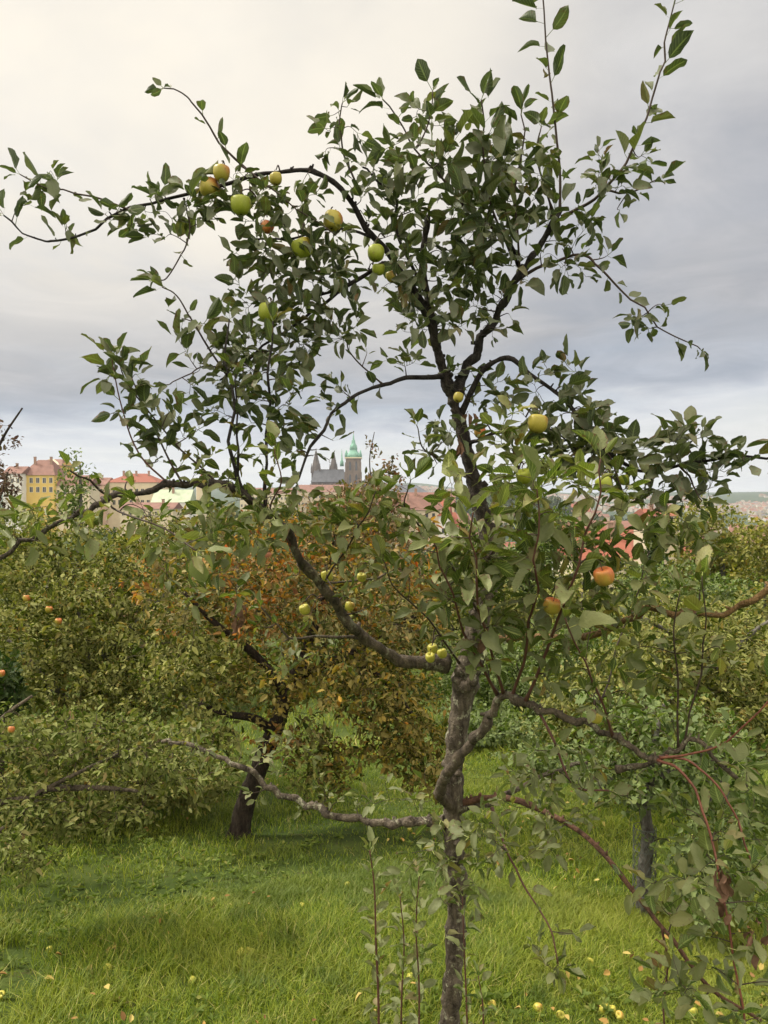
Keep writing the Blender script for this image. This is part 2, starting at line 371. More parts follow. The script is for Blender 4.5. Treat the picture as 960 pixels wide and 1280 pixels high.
#LV
def unit(a): return a/(np.linalg.norm(a, axis=-1, keepdims=True)+1e-9)
def leaves_fine(b, pos, d, nrm, L, seed=0):
    """serrate-outline apple leaves: 7 x 5 vertices each, folded on the midrib, curled, waved, with a petiole"""
    n = len(pos)
    if n == 0: return
    r = np.random.RandomState(seed)
    d = unit(d); nrm = unit(nrm-d*np.sum(nrm*d, 1, keepdims=True)); s = np.cross(d, nrm)
    us = np.array([0, .1, .28, .48, .68, .86, 1.0]); prof = np.array([.06, .58, .95, 1.0, .88, .55, .02])
    vs = np.array([-1, -.5, 0, .5, 1.0])
    W = L*(.235+.09*r.rand(n)); fold = .15+.9*r.rand(n); curl = (r.rand(n)*1.3-.35)*.62; tw = (r.rand(n)-.5)*1.5
    wav = .05+.10*r.rand(n); ph = r.rand(n)*6.28; bend = (r.rand(n)-.5)*.35
    U, Vv = np.meshgrid(us, vs, indexing='ij'); U = U.ravel(); Vv = Vv.ravel(); PW = np.repeat(prof, 5)
    wid = PW[None]*W[:, None]*(1+.30*(r.rand(n, 35)-.5)*(np.abs(Vv) == 1))
    a = tw[:, None]*U
    sx = Vv*wid*np.cos(fold[:, None]); sz = np.abs(Vv)*wid*np.sin(fold[:, None])
    sz = sz+wav[:, None]*L[:, None]*np.sin(U*9+ph[:, None]+Vv*1.5)*np.abs(Vv)*.5
    lx = L[:, None]*(U-.25*np.abs(curl[:, None])*U**2)
    nz = -curl[:, None]*L[:, None]*U**2*.9
    ss_ = sx*np.cos(a)-sz*np.sin(a)+bend[:, None]*L[:, None]*U**2
    nn = sx*np.sin(a)+sz*np.cos(a)+nz
    pet = L*(.22+.2*r.rand(n)); droop = -.12*L
    base = pos+d*pet[:, None]+nrm*droop[:, None]*.4
    V = base[:, None]+d[:, None]*lx[..., None]+s[:, None]*ss_[..., None]+nrm[:, None]*nn[..., None]
    # petiole strip
    pw = (.0011*np.ones(n))[:, None]
    Pp = np.stack([pos-s*pw, pos+s*pw, base+s*pw, base-s*pw], 1)
    V = np.concatenate([V, Pp], 1)
    q = [(i*5+j, (i+1)*5+j, (i+1)*5+j+1, i*5+j+1) for i in range(6) for j in range(4)]+[(35, 36, 37, 38)]
    q = np.array(q); o = np.arange(n)[:, None, None]*39
    uv = np.vstack([np.stack([U, Vv*.5+.5], 1), [(0, .5)]*4])
    b.add(V.reshape(-1, 3), (o+q[None]).reshape(-1, 4), None, np.tile(uv, (n, 1)))
def leaves_coarse(b, pos, d, nrm, L, seed=0, ratio=.30):
    n = len(pos)
    if n == 0: return
    r = np.random.RandomState(seed)
    d = unit(d); nrm = unit(nrm-d*np.sum(nrm*d, 1, keepdims=True)); s = np.cross(d, nrm)
    W = (L*(ratio*.82+.08*r.rand(n)))[:, None]; up = (L*(.02+.20*r.rand(n)))[:, None]; cu = (L*(r.rand(n)-.3)*.75)[:, None]; Lc = L[:, None]
    pts = [pos, pos+d*Lc*.32+s*W*.9+nrm*up, pos+d*Lc*.68+s*W*.75+nrm*(up*.8-cu*.4), pos+d*Lc-nrm*cu,
           pos+d*Lc*.68-s*W*.75+nrm*(up*.8-cu*.4), pos+d*Lc*.32-s*W*.9+nrm*up]
    V = np.stack(pts, 1).reshape(-1, 3); o = np.arange(n)[:, None]*6
    b.add(V, np.vstack([o+np.array([[0, 3, 2, 1]]), o+np.array([[0, 5, 4, 3]])]))
def smooth_path(pts, per=8):
    pts = np.asarray(pts, float)
    if len(pts) < 3:
        t = np.linspace(0, 1, per+1)[:, None]; return pts[0]*(1-t)+pts[-1]*t
    Pp = np.vstack([2*pts[0]-pts[1], pts, 2*pts[-1]-pts[-2]]); out = []
    for i in range(1, len(Pp)-2):
        t = np.linspace(0, 1, per, endpoint=False)[:, None]; a, b_, c_, d_ = Pp[i-1], Pp[i], Pp[i+1], Pp[i+2]
        out.append(.5*((2*b_)+(-a+c_)*t+(2*a-5*b_+4*c_-d_)*t**2+(-a+3*b_-3*c_+d_)*t**3))
    out.append(pts[-1:]); return np.vstack(out)
def leafpoints(path, spacing, start, size, r, rosette=3, up=.35):
    """leaf positions, directions, normals and lengths along a shoot, alternate, with a tuft at the tip"""
    seg = np.linalg.norm(np.diff(path, axis=0), axis=1); s = np.concatenate([[0], np.cumsum(seg)]); Ls = s[-1]
    ds = np.arange(Ls*start, Ls, spacing); ds = ds+r.randn(len(ds))*spacing*.3
    ds = np.clip(ds, 0, Ls); ds = np.concatenate([ds, np.full(rosette, Ls)])
    p = np.stack([np.interp(ds, s, path[:, k]) for k in range(3)], 1)
    t = np.stack([np.interp(ds+.01, s, path[:, k], right=path[-1, k]+0) for k in range(3)], 1)-np.stack([np.interp(ds-.01, s, path[:, k]) for k in range(3)], 1)
    t = unit(t); n = len(ds)
    ph = np.arange(n)*2.4+r.rand()*6.28+r.randn(n)*.5
    a = unit(np.cross(t, np.array([.3, .2, 1.0]))); b_ = np.cross(t, a)
    rad = a*np.cos(ph)[:, None]+b_*np.sin(ph)[:, None]
    tf = .35+.5*r.rand(n); tf[-rosette:] = .9+.5*r.rand(rosette) if rosette else tf[-rosette:]
    d = unit(t*tf[:, None]+rad*(.85+.2*r.rand(n))[:, None]+np.array([0, 0, 1.0])*((r.rand(n)-.35)*up*2)[:, None])
    nr = np.array([0, 0, 1.0])*.8+t*.5+r.randn(n, 3)*.38
    nr = np.where(np.abs(np.sum(unit(nr)*d, 1, keepdims=True)) > .93, rad[:, [1, 2, 0]], nr)
    L = size*(.5+.75*r.rand(n)**.8)
    return p, d, nr, L

class Skel:
    def __init__(s): s.p = []; s.r = []; s.arr = None
    def add(s, pts, rad): s.p.append(np.asarray(pts)); s.r.append(np.broadcast_to(rad, (len(pts),))); s.arr = None
    def near(s, q, r, jit=.25):
        if s.arr is None: s.arr = np.vstack(s.p); s.rr = np.concatenate(s.r)
        d = s.arr-q; dist = np.linalg.norm(d, axis=1)
        dist = dist+np.maximum(0, s.arr[:, 2]-q[2])*.5      # shoots prefer to grow from wood below them
        k = np.argmin(dist*(1+jit*r.rand(len(dist)))); return s.arr[k], s.rr[k], dist[k]

def grow(sk, targets, r, twigs, store, size, spacing, rosette, bow=.18, leafstart=.35, droop=0.0, rt=.0016):
    order = sorted(range(len(targets)), key=lambda i: sk.near(targets[i], r, 0)[2])
    for i in order:
        q = targets[i]; p0, r0, dd = sk.near(q, r)
        v = q-p0; ln = np.linalg.norm(v)
        if ln < .02: continue
        off = np.array([0, 0, 1.0])*ln*bow*(r.rand()*1.4-.4-droop)+r.randn(3)*ln*.10
        path = smooth_path([p0, p0+v*.35+off*.8, p0+v*.7+off, q], 4)
        rb = min(r0*.7, .0022+ln*.010); rad = np.linspace(rb, rt*.6, len(path))
        twigs.tube(path, rad, 5 if ln > .3 else 4, cap=False)
        sk.add(path[2:], rad[2:])
        store.append(leafpoints(path, spacing, leafstart if ln < .5 else .45, size, r, rosette))
def cull(st, excl, r):
    """keep the fruit in view: leaves growing directly in front of an apple are left out"""
    p, d, n, L = [np.concatenate([a[k] for a in st]) for k in range(4)]
    c = p+d*(L*.75)[:, None]; x, y = proj(c); keep = np.ones(len(p), bool)
    for (ax, ay, aY, rad, pr) in excl:
        hit = (np.hypot(x-ax, y-ay) < rad) & (c[:, 1] < aY+.03); keep &= ~(hit & (r.rand(len(p)) < pr))
    return p[keep], d[keep], n[keep], L[keep]

# ------------------------------------------------------------------ weeds between the grass (stuff)
b = MB(); r = np.random.RandomState(55)
n = 5200; d_ = 2.0+8.5*r.rand(n)**.8; a_ = (r.rand(n)-.5)*R(74); x_ = d_*np.sin(a_); y_ = d_*np.cos(a_); kp = fbm(x_, y_, 2.0, 12) > .12; x_, y_ = x_[kp], y_[kp]; n = len(x_); k_ = 6
ph_ = np.repeat(r.rand(n)*6.28, k_)+np.tile(np.arange(k_)*1.05, n)+r.randn(n*k_)*.3; el_ = .15+.7*r.rand(n*k_)
dd_ = np.stack([np.cos(ph_), np.sin(ph_), el_], 1); c_ = np.repeat(np.stack([x_, y_, H(x_, y_)+.012+.03*r.rand(n)], 1), k_, 0)
leaves_coarse(b, c_, dd_, np.array([0, 0, 1.0])+r.randn(n*k_, 3)*.3, .018+.035*np.repeat(r.rand(n), k_)*(.6+.6*r.rand(n*k_)), 5, .26)
WM = leafmat('weed_leaf', [(0, (.05, .085, .010)), (.5, (.10, .155, .018)), (.9, (.16, .21, .03)), (1, (.28, .22, .06))], (.12, .16, .04), 0, veins=False)
tag(b.build('weeds', WM, smooth=False), 'low broad-leaved weeds growing in the orchard grass', 'weeds', kind='stuff')

# ------------------------------------------------------------------ the front apple tree
# traced wood: points (px, py, forward metres), width in picture px at both ends, bark, leaf spacing (m or None), leaf size, start
BR = [
 # trunk first
 ('trunk', [(560,1345,2.92),(562,1280,2.92),(568,1200,2.91),(571,1110,2.90),(566,1040,2.90),(567,960,2.90),(574,900,2.90),(583,850,2.90),(598,780,2.88),(611,710,2.87),(606,655,2.86),(592,600,2.85),(578,540,2.84),(566,500,2.84),(553,460,2.83),(544,425,2.83),(536,380,2.83),(528,330,2.84),(535,270,2.85)], 34, 9, 'bark', None, 0, 0),
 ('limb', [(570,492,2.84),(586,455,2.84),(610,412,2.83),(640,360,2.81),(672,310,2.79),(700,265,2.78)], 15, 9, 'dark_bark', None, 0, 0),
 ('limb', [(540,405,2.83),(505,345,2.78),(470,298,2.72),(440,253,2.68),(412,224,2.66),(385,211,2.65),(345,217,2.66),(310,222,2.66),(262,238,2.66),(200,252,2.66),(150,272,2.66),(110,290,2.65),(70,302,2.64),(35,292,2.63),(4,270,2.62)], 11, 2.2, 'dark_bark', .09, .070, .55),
 ('limb', [(557,829,2.90),(500,825,2.80),(460,800,2.72),(420,758,2.62),(385,712,2.55),(355,665,2.50),(325,635,2.46),(290,612,2.42),(240,606,2.38),(200,609,2.35),(152,620,2.32),(110,637,2.28),(70,657,2.24),(30,680,2.2),(-10,702,2.16)], 20, 6, 'limb_bark', None, 0, 0),
 ('limb', [(556,1027,2.90),(520,1027,2.93),(480,1026,2.96),(420,1020,3.0),(380,1005,3.04),(340,985,3.08),(310,962,3.1),(270,945,3.13),(230,930,3.16),(205,924,3.2)], 15, 5, 'bark', None, 0, 0),
 ('limb', [(568,1006,2.90),(550,992,2.82),(560,966,2.73),(582,938,2.64),(608,905,2.56),(630,870,2.46),(665,885,2.40),(720,901,2.33),(760,918,2.28),(800,942,2.23),(826,950,2.2)], 20, 8, 'limb_bark', None, 0, 0),
 ('limb', [(592,795,2.88),(625,797,2.8),(660,797,2.7),(715,796,2.55),(760,788,2.46),(790,770,2.40),(816,763,2.36),(850,767,2.32),(880,774,2.28),(920,762,2.24),(948,750,2.2),(975,728,2.16)], 10, 10, 'tan_bark', None, 0, 0),
 ('limb', [(572,1004,2.9),(600,1000,2.86),(635,1000,2.78),(680,1015,2.66),(720,1037,2.55),(760,1070,2.44),(800,1120,2.33),(830,1160,2.26),(862,1197,2.2),(900,1240,2.14),(950,1278,2.08)], 10.5, 5, 'red_bark', .10, .075, .5),
 ('limb', [(572,1010,2.9),(605,1003,2.9),(630,993,2.9),(655,980,2.88),(700,957,2.82),(735,955,2.8)], 12, 5, 'bark', .12, .07, .5),
 ('limb', [(770,962,2.34),(800,957,2.30),(832,946,2.25),(852,936,2.22),(874,927,2.2),(905,958,2.17),(935,985,2.14)], 9, 6, 'limb_bark', .14, .07, .5),
 # right mid
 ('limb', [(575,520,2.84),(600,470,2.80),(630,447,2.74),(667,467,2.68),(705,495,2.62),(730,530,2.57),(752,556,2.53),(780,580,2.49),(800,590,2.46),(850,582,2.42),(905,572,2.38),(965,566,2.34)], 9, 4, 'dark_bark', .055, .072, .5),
 ('branch', [(582,556,2.84),(610,545,2.74),(645,536,2.66),(690,536,2.6),(720,560,2.55)], 7, 3, 'dark_bark', .05, .075, .4),
 ('branch', [(752,556,2.53),(768,585,2.45),(778,612,2.4)], 4, 2, 'twig', .04, .07, .2),
 ('branch', [(850,582,2.42),(868,605,2.38),(880,625,2.35)], 4, 2, 'twig', .04, .07, .2),
 # upper right
 ('branch', [(700,265,2.78),(699,215,2.77),(694,160,2.76),(688,110,2.75),(683,50,2.74),(678,-15,2.73)], 5, 2.5, 'twig', .050, .088, .05),
 ('branch', [(702,272,2.78),(738,252,2.75),(775,212,2.72),(800,165,2.7),(815,120,2.69),(826,80,2.68),(834,40,2.67),(848,-10,2.66)], 6, 2.5, 'twig', .040, .088, .3),
 ('branch', [(755,238,2.74),(790,240,2.72),(824,226,2.7)], 4, 2, 'twig', .05, .065, .3),
 ('branch', [(648,348,2.81),(690,328,2.76),(725,318,2.72),(750,333,2.7),(775,360,2.68),(800,385,2.66),(832,412,2.64),(870,438,2.62)], 6, 2.0, 'twig', .040, .062, .22),
 ('branch', [(652,345,2.81),(640,315,2.8),(632,290,2.8)], 6, 4, 'dark_bark', None, 0, 0),
 ('branch', [(632,292,2.8),(605,278,2.76),(575,250,2.72),(545,215,2.69),(520,185,2.67),(505,160,2.66),(478,125,2.65)], 5, 2.2, 'twig', .045, .078, .4),
 ('branch', [(520,185,2.67),(537,150,2.66),(540,115,2.65)], 3, 2, 'twig', .07, .07, .5),
 ('branch', [(640,320,2.8),(618,270,2.74),(606,220,2.7),(604,170,2.66),(602,125,2.63)], 5, 2.5, 'twig', .032, .088, .3),
 ('branch', [(650,340,2.8),(644,250,2.72),(652,180,2.68),(655,135,2.66)], 4, 2, 'twig', .045, .075, .4),
 ('branch', [(690,262,2.78),(672,200,2.75),(676,160,2.74)], 4, 2, 'twig', .045, .068, .2),
 # upper left sub branches
 ('branch', [(320,222,2.66),(290,195,2.62),(268,168,2.6),(248,138,2.58),(232,118,2.57),(205,108,2.56)], 4.5, 2, 'twig', .085, .058, .25),
 ('branch', [(300,206,2.64),(340,238,2.6),(385,270,2.58),(420,295,2.58)], 3.5, 2, 'twig', .10, .05, .3),
 ('branch', [(165,264,2.66),(120,248,2.62),(85,240,2.6),(55,234,2.59),(24,218,2.58)], 3.5, 2, 'twig', .075, .07, .3),
 ('branch', [(230,248,2.66),(238,290,2.62),(225,318,2.6),(208,348,2.58),(196,352,2.57)], 3, 2, 'twig', .06, .055, .4),
 ('branch', [(330,440,2.6),(285,458,2.56),(245,462,2.52),(215,480,2.5)], 4, 2, 'twig', .07, .06, .4),
 ('branch', [(285,470,2.56),(262,440,2.53),(242,402,2.5),(222,370,2.48),(203,358,2.47)], 4, 2, 'twig', .055, .078, .3),
 ('limb', [(538,396,2.83),(510,350,2.8),(482,330,2.76),(455,347,2.72),(425,362,2.68),(385,375,2.66),(350,386,2.64),(330,384,2.63)], 9, 4, 'dark_bark', .05, .062, .4),
 ('branch', [(425,362,2.68),(395,390,2.66),(365,410,2.64),(325,438,2.62),(292,462,2.6),(275,475,2.58)], 6, 3, 'dark_bark', .05, .065, .3),
 ('branch', [(470,298,2.72),(432,287,2.68),(395,288,2.66),(360,300,2.64),(320,300,2.62)], 5, 3, 'dark_bark', .05, .06, .2),
 ('branch', [(534,370,2.83),(500,300,2.78),(498,250,2.74),(470,225,2.72),(452,205,2.7)], 6, 3, 'dark_bark', .05, .065, .3),
 ('branch', [(450,240,2.68),(432,200,2.66),(425,160,2.65),(428,130,2.64)], 4, 2, 'twig', .045, .062, .2),
 ('limb', [(556,470,2.83),(530,471,2.78),(498,472,2.74),(462,485,2.70),(432,502,2.67),(406,535,2.64),(385,568,2.61),(368,600,2.58)], 8, 3.5, 'dark_bark', .07, .055, .35),
 ('branch', [(478,480,2.72),(450,455,2.7),(434,430,2.69),(432,405,2.68)], 3, 2, 'twig', .05, .055, .2),
 # left near shoots
 ('branch', [(298,612,2.42),(291,560,2.42),(288,500,2.42),(284,440,2.44),(288,400,2.46)], 7, 3, 'dark_bark', .06, .07, .35),
 ('branch', [(304,616,2.43),(299,570,2.42),(294,530,2.41),(300,470,2.41)], 6, 2.5, 'dark_bark', .06, .07, .4),
 ('branch', [(332,640,2.46),(331,590,2.44),(336,520,2.43),(337,460,2.42),(345,400,2.42)], 7, 3, 'dark_bark', .05, .075, .2),
 ('branch', [(280,611,2.42),(232,567,2.38),(192,522,2.34),(160,480,2.31),(146,446,2.3)], 4, 2, 'twig', .035, .072, .2),
 ('branch', [(214,609,2.36),(172,567,2.33),(152,510,2.3),(140,445,2.28)], 4, 2, 'red_twig', .048, .065, .15),
 ('branch', [(230,608,2.37),(205,560,2.34),(180,505,2.31),(163,468,2.3)], 4, 2, 'twig', .04, .07, .25),
 ('branch', [(152,620,2.32),(128,616,2.28),(105,600,2.2),(88,590,2.15)], 5, 3, 'twig', .04, .085, .5),
 ('branch', [(127,622,2.30),(152,641,2.2),(203,663,2.1),(245,690,2.0)], 4, 2.5, 'twig', .06, .07, .4),
 ('branch', [(365,685,2.52),(340,640,2.4),(350,600,2.3),(345,560,2.25)], 4, 2, 'red_twig', .06, .07, .3),
 ('branch', [(400,735,2.58),(430,690,2.4),(455,650,2.3),(470,615,2.25)], 4, 2, 'twig', .06, .075, .4),
 ('branch', [(448,797,2.7),(405,796,2.66),(372,797,2.62),(345,780,2.6),(325,760,2.58)], 6, 3, 'limb_bark', .12, .05, .5),
 ('branch', [(398,727,2.58),(430,727,2.6),(465,724,2.62),(485,718,2.64)], 4, 4, 'limb_bark', .2, .045, .5),
 ('branch', [(600,770,2.87),(560,700,2.6),(525,660,2.4),(505,630,2.3),(515,600,2.26)], 5, 2, 'twig', .05, .08, .3),
 # front water shoots
 ('branch', [(622,868,2.48),(587,802,2.34),(557,722,2.2),(540,678,2.14)], 6, 2.5, 'red_twig', .055, .09, .2),
 ('branch', [(630,868,2.46),(611,805,2.3),(600,740,2.16),(596,690,2.08),(588,640,2.02)], 6, 2.5, 'red_twig', .04, .10, .2),
 ('branch', [(640,872,2.44),(664,795,2.3),(671,715,2.18),(673,660,2.12),(668,610,2.08)], 6, 2.5, 'red_twig', .045, .095, .25),
 ('branch', [(655,880,2.42),(694,792,2.28),(716,725,2.16),(732,660,2.1),(745,615,2.06),(752,572,2.04)], 6, 2.5, 'red_twig', .045, .095, .25),
 ('branch', [(766,920,2.27),(746,858,2.2),(724,815,2.15),(705,770,2.1)], 5, 2.5, 'red_twig', .06, .09, .25),
 ('branch', [(848,937,2.22),(847,860,2.18),(842,790,2.15),(850,740,2.12)], 4, 2, 'twig', .06, .075, .25),
 ('branch', [(854,936,2.22),(873,855,2.18),(880,790,2.15),(878,720,2.12)], 4, 2, 'twig', .06, .075, .25),
 ('branch', [(740,900,2.3),(760,850,2.5),(775,800,2.6),(800,730,2.65),(810,690,2.66)], 4, 2, 'twig', .06, .07, .3),
 ('branch', [(575,830,2.88),(540,780,2.6),(500,740,2.4),(480,700,2.3)], 4, 2, 'twig', .07, .07, .4),
 ('branch', [(610,700,2.85),(640,650,2.6),(650,600,2.5),(640,560,2.4)], 5, 2.5, 'twig', .05, .085, .3),
 ('branch', [(592,600,2.84),(560,580,2.7),(530,560,2.6),(520,530,2.56)], 4, 2, 'twig', .045, .06, .2),
 # hanging right
 ('branch', [(672,888,2.39),(692,925,2.36),(707,962,2.34),(722,985,2.32),(760,990,2.3)], 5, 3, 'red_twig', .10, .06, .3),
 ('branch', [(822,950,2.2),(848,962,2.15),(872,1000,2.1),(890,1050,2.05),(903,1120,2.0),(915,1190,1.96),(930,1290,1.92)], 5, 3.5, 'red_shoot', .14, .085, .35),
 ('branch', [(824,947,2.2),(862,943,2.16),(900,930,2.12),(935,903,2.08),(972,868,2.04)], 4.5, 3, 'red_shoot', .16, .08, .2),
 ('branch', [(832,945,2.2),(870,955,2.15),(905,990,2.1),(925,1035,2.06),(940,1080,2.03)], 4.5, 3, 'red_shoot', .12, .08, .3),
 ('branch', [(615,1010,2.86),(632,1060,2.7),(650,1100,2.6),(682,1150,2.5),(698,1205,2.44)], 5, 2.5, 'red_twig', .07, .07, .3),
 ('branch', [(828,1160,2.26),(832,1200,2.24),(830,1285,2.22)], 4, 3, 'red_twig', .12, .07, .3),
]
m, T = mat('red_shoot_bark', .5, .4)
g = T.n('ShaderNodeNewGeometry').outputs['Position']
f = T.noise(g, 45, 4, .6); M['red_shoot'] = finish(T, T.ramp(f, [(.3, (.09, .03, .02)), (.6, (.19, .065, .04)), (.8, (.20, .12, .07))]), f, .2, .003)

# hanging apples: px, py, Y, diameter px, blush amount, label
APPLES = [
 (277,217,2.58,23,.55,'orange-tinged yellow apple highest in the upper left of the tree, above a cluster of three'),
 (262,236,2.60,27,.5,'yellow apple with a red flank, half hidden in leaves at the upper left'),
 (301,257,2.56,27,.15,'green apple hanging just below the orange-tinged topmost apple'),
 (345,224,2.62,17,.45,'small yellow-orange apple hanging under the bare grey arching limb'),
 (334,284,2.60,18,.95,'small red apple almost buried in leaves left of the upper middle'),
 (416,277,2.62,27,.55,'green apple with a bright red right side below the arching limb'),
 (378,311,2.58,29,.2,'large yellow-green apple hanging left of the crown centre above a dark leaf'),
 (470,317,2.64,23,.12,'upper yellow-green apple of a stacked pair beside the arching limb'),
 (473,337,2.66,17,.05,'small lower green apple of the stacked pair beside the arching limb'),
 (489,346,2.70,15,.5,'small orange-yellow apple peeping out right of the stacked green pair'),
 (335,391,2.50,26,.12,'lone yellow-green apple low on the left side over a dark green leaf'),
 (672,530,2.42,27,.38,'green apple with a red cap against the sky, right of the trunk'),
 (600,541,2.70,16,.7,'small dull orange apple close to the dark trunk under the red-capped apple'),
 (573,497,2.75,14,.5,'small yellowish apple sitting tight on the dark upper trunk'),
 (655,596,2.30,22,.05,'green apple half hidden behind a long leaf above the distant hill line'),
 (755,606,2.30,22,.3,'bright yellow apple with a red tip in front of the far hills'),
 (780,600,2.42,15,.05,'small pale green apple among leaves right of the bright yellow apple'),
 (755,721,2.10,27,.85,'red and orange apple hanging in front of the red roofs'),
 (690,758,2.20,24,.75,'russet red apple half covered by a leaf in the lower middle of the tree'),
 (409,720,2.55,17,.05,'yellow apple just right of the slanting limb'),
 (452,722,2.56,13,.2,'small yellow apple on the short bare twig right of the slanting limb'),
 (381,762,2.60,15,.05,'small yellow apple left of the slanting limb'),
 (437,758,2.62,14,.5,'small yellowish-orange apple touching the slanting limb'),
 (541,811,2.62,14,.02,'upper bright green apple of the cluster by the trunk'),
 (538,822,2.60,14,.02,'lower bright yellow-green apple of the cluster by the trunk'),
 (553,817,2.66,14,.02,'right-hand green apple of the cluster by the trunk'),
 (745,898,2.20,16,.35,'small yellow apple beside the red limb in the lower right'),
]
EXC = [(a[0], a[1], a[2], a[3]*.55, .6) for a in APPLES]
EXC += [(x, y, 2.9, 17, .72) for x, y in ((552,445),(558,475),(566,505),(573,530),(580,555),(588,580),(596,605),(604,635),(608,665),(566,880),(572,860),(566,920),(566,950),(566,980),(568,1010),(570,1130),(569,1160),(566,1190),(564,1220),(562,1250),(612,895),(595,915),(580,940),(560,965),(548,990),(385,710),(405,740),(430,770),(460,800),(500,822),(530,828),(625,385),(605,418),(650,345),(680,300))]
EXC += [(720, 622, 3, 26, .6), (770, 640, 3, 22, .5), (655, 622, 3, 22, .5), (560, 640, 3, 20, .5), (620, 655, 3, 22, .45), (950, 640, 3, 26, .6)]
EXC += [(438, 575, 3, 30, .75), (402, 580, 3, 30, .6), (50, 600, 3, 34, .7), (165, 603, 3, 26, .45), (515, 618, 3, 26, .7), (690, 625, 3, 28, .55), (925, 625, 3, 32, .6), (110, 620, 3, 24, .6), (555,650,3,24,.5), (200,640,3,30,.5)]

tree_root = thing('apple_tree', 'nearest apple tree with dark forked trunk and sparse open crown filling the photo', 'tree', P(560, 1345, 2.92))
rt = np.random.RandomState(5)
sk = Skel(); twg = MB(); high = []; low = []; pale = []
paths = []
for (nm, pts, w0, w1, bk, spc, sz, st) in BR:
    p3 = np.array([P(*q) for q in pts]); path = smooth_path(p3, 16 if w0 > 12 else 7)
    n = len(path); t = np.linspace(0, 1, n)
    if nm != 'trunk':
        amp = .003 if w0 > 5 else .0018
        kn = np.arange(0, n+4, 4); wq_ = rt.randn(len(kn), 3)*amp*2.2; wob = np.stack([np.interp(np.arange(n), kn, wq_[:, a_]) for a_ in range(3)], 1)*(np.sin(np.minimum(t*6, math.pi/2)))[:, None]; path = path+wob
    Ys = path[:, 1]; wpx = (w0+(w1-w0)*t**.8)*(.75 if w0 <= 7 else .82)
    if nm == 'trunk': wpx = np.interp(t, [0, .12, .3, .42, .5, .62, .75, 1], [27, 25, 24, 31, 22, 17, 13, 7])
    rad = wpx*Ys/F/2
    if w0 > 6: rad = rad*(1+.10*np.interp(np.arange(n), np.arange(0, n+3, 3), rt.randn(len(np.arange(0, n+3, 3)))))
    sl_ = np.concatenate([[0], np.cumsum(np.linalg.norm(np.diff(path, axis=0), axis=1))])
    if nm != 'trunk': rad = rad*(1+.55*np.exp(-sl_/(rad[0]*2.2)))       # collar where it leaves its parent
    if w0 > 12: rad = rad*(1+.05*np.sin(sl_*31+w0)+.045*np.sin(sl_*83+1)+.03*rt.randn(n))
    b = MB(); b.tube(path, rad, 22 if w0 > 12 else (9 if w0 > 6 else 6), rough=.13 if w0 > 8 else .05)
    if w0 > 8:      # knots and spur stubs
        for _ in range(int(n*(.15 if w0 > 12 else .35))):
            k = rt.randint(2, n-1); dv = unit(rt.randn(3)); dv[2] = abs(dv[2]); dv = unit(dv)
            l = rad[k]*1.15+.004+.010*rt.rand(); b.tube([path[k], path[k]+dv*l*.6, path[k]+dv*l], [rad[k]*.6, rad[k]*.48, rad[k]*.40], 6)
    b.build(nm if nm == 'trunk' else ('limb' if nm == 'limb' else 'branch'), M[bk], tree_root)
    if nm == 'trunk': sk.add(path[n//2:], rad[n//2:])
    else: sk.add(path, rad)
    paths.append(path)
    if spc:
        ymid = np.mean([q[1] for q in pts]); xm = np.mean([q[0] for q in pts])
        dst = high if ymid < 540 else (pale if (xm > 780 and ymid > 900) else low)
        dst.append(leafpoints(path, spc*.8, st, sz, rt, 3))
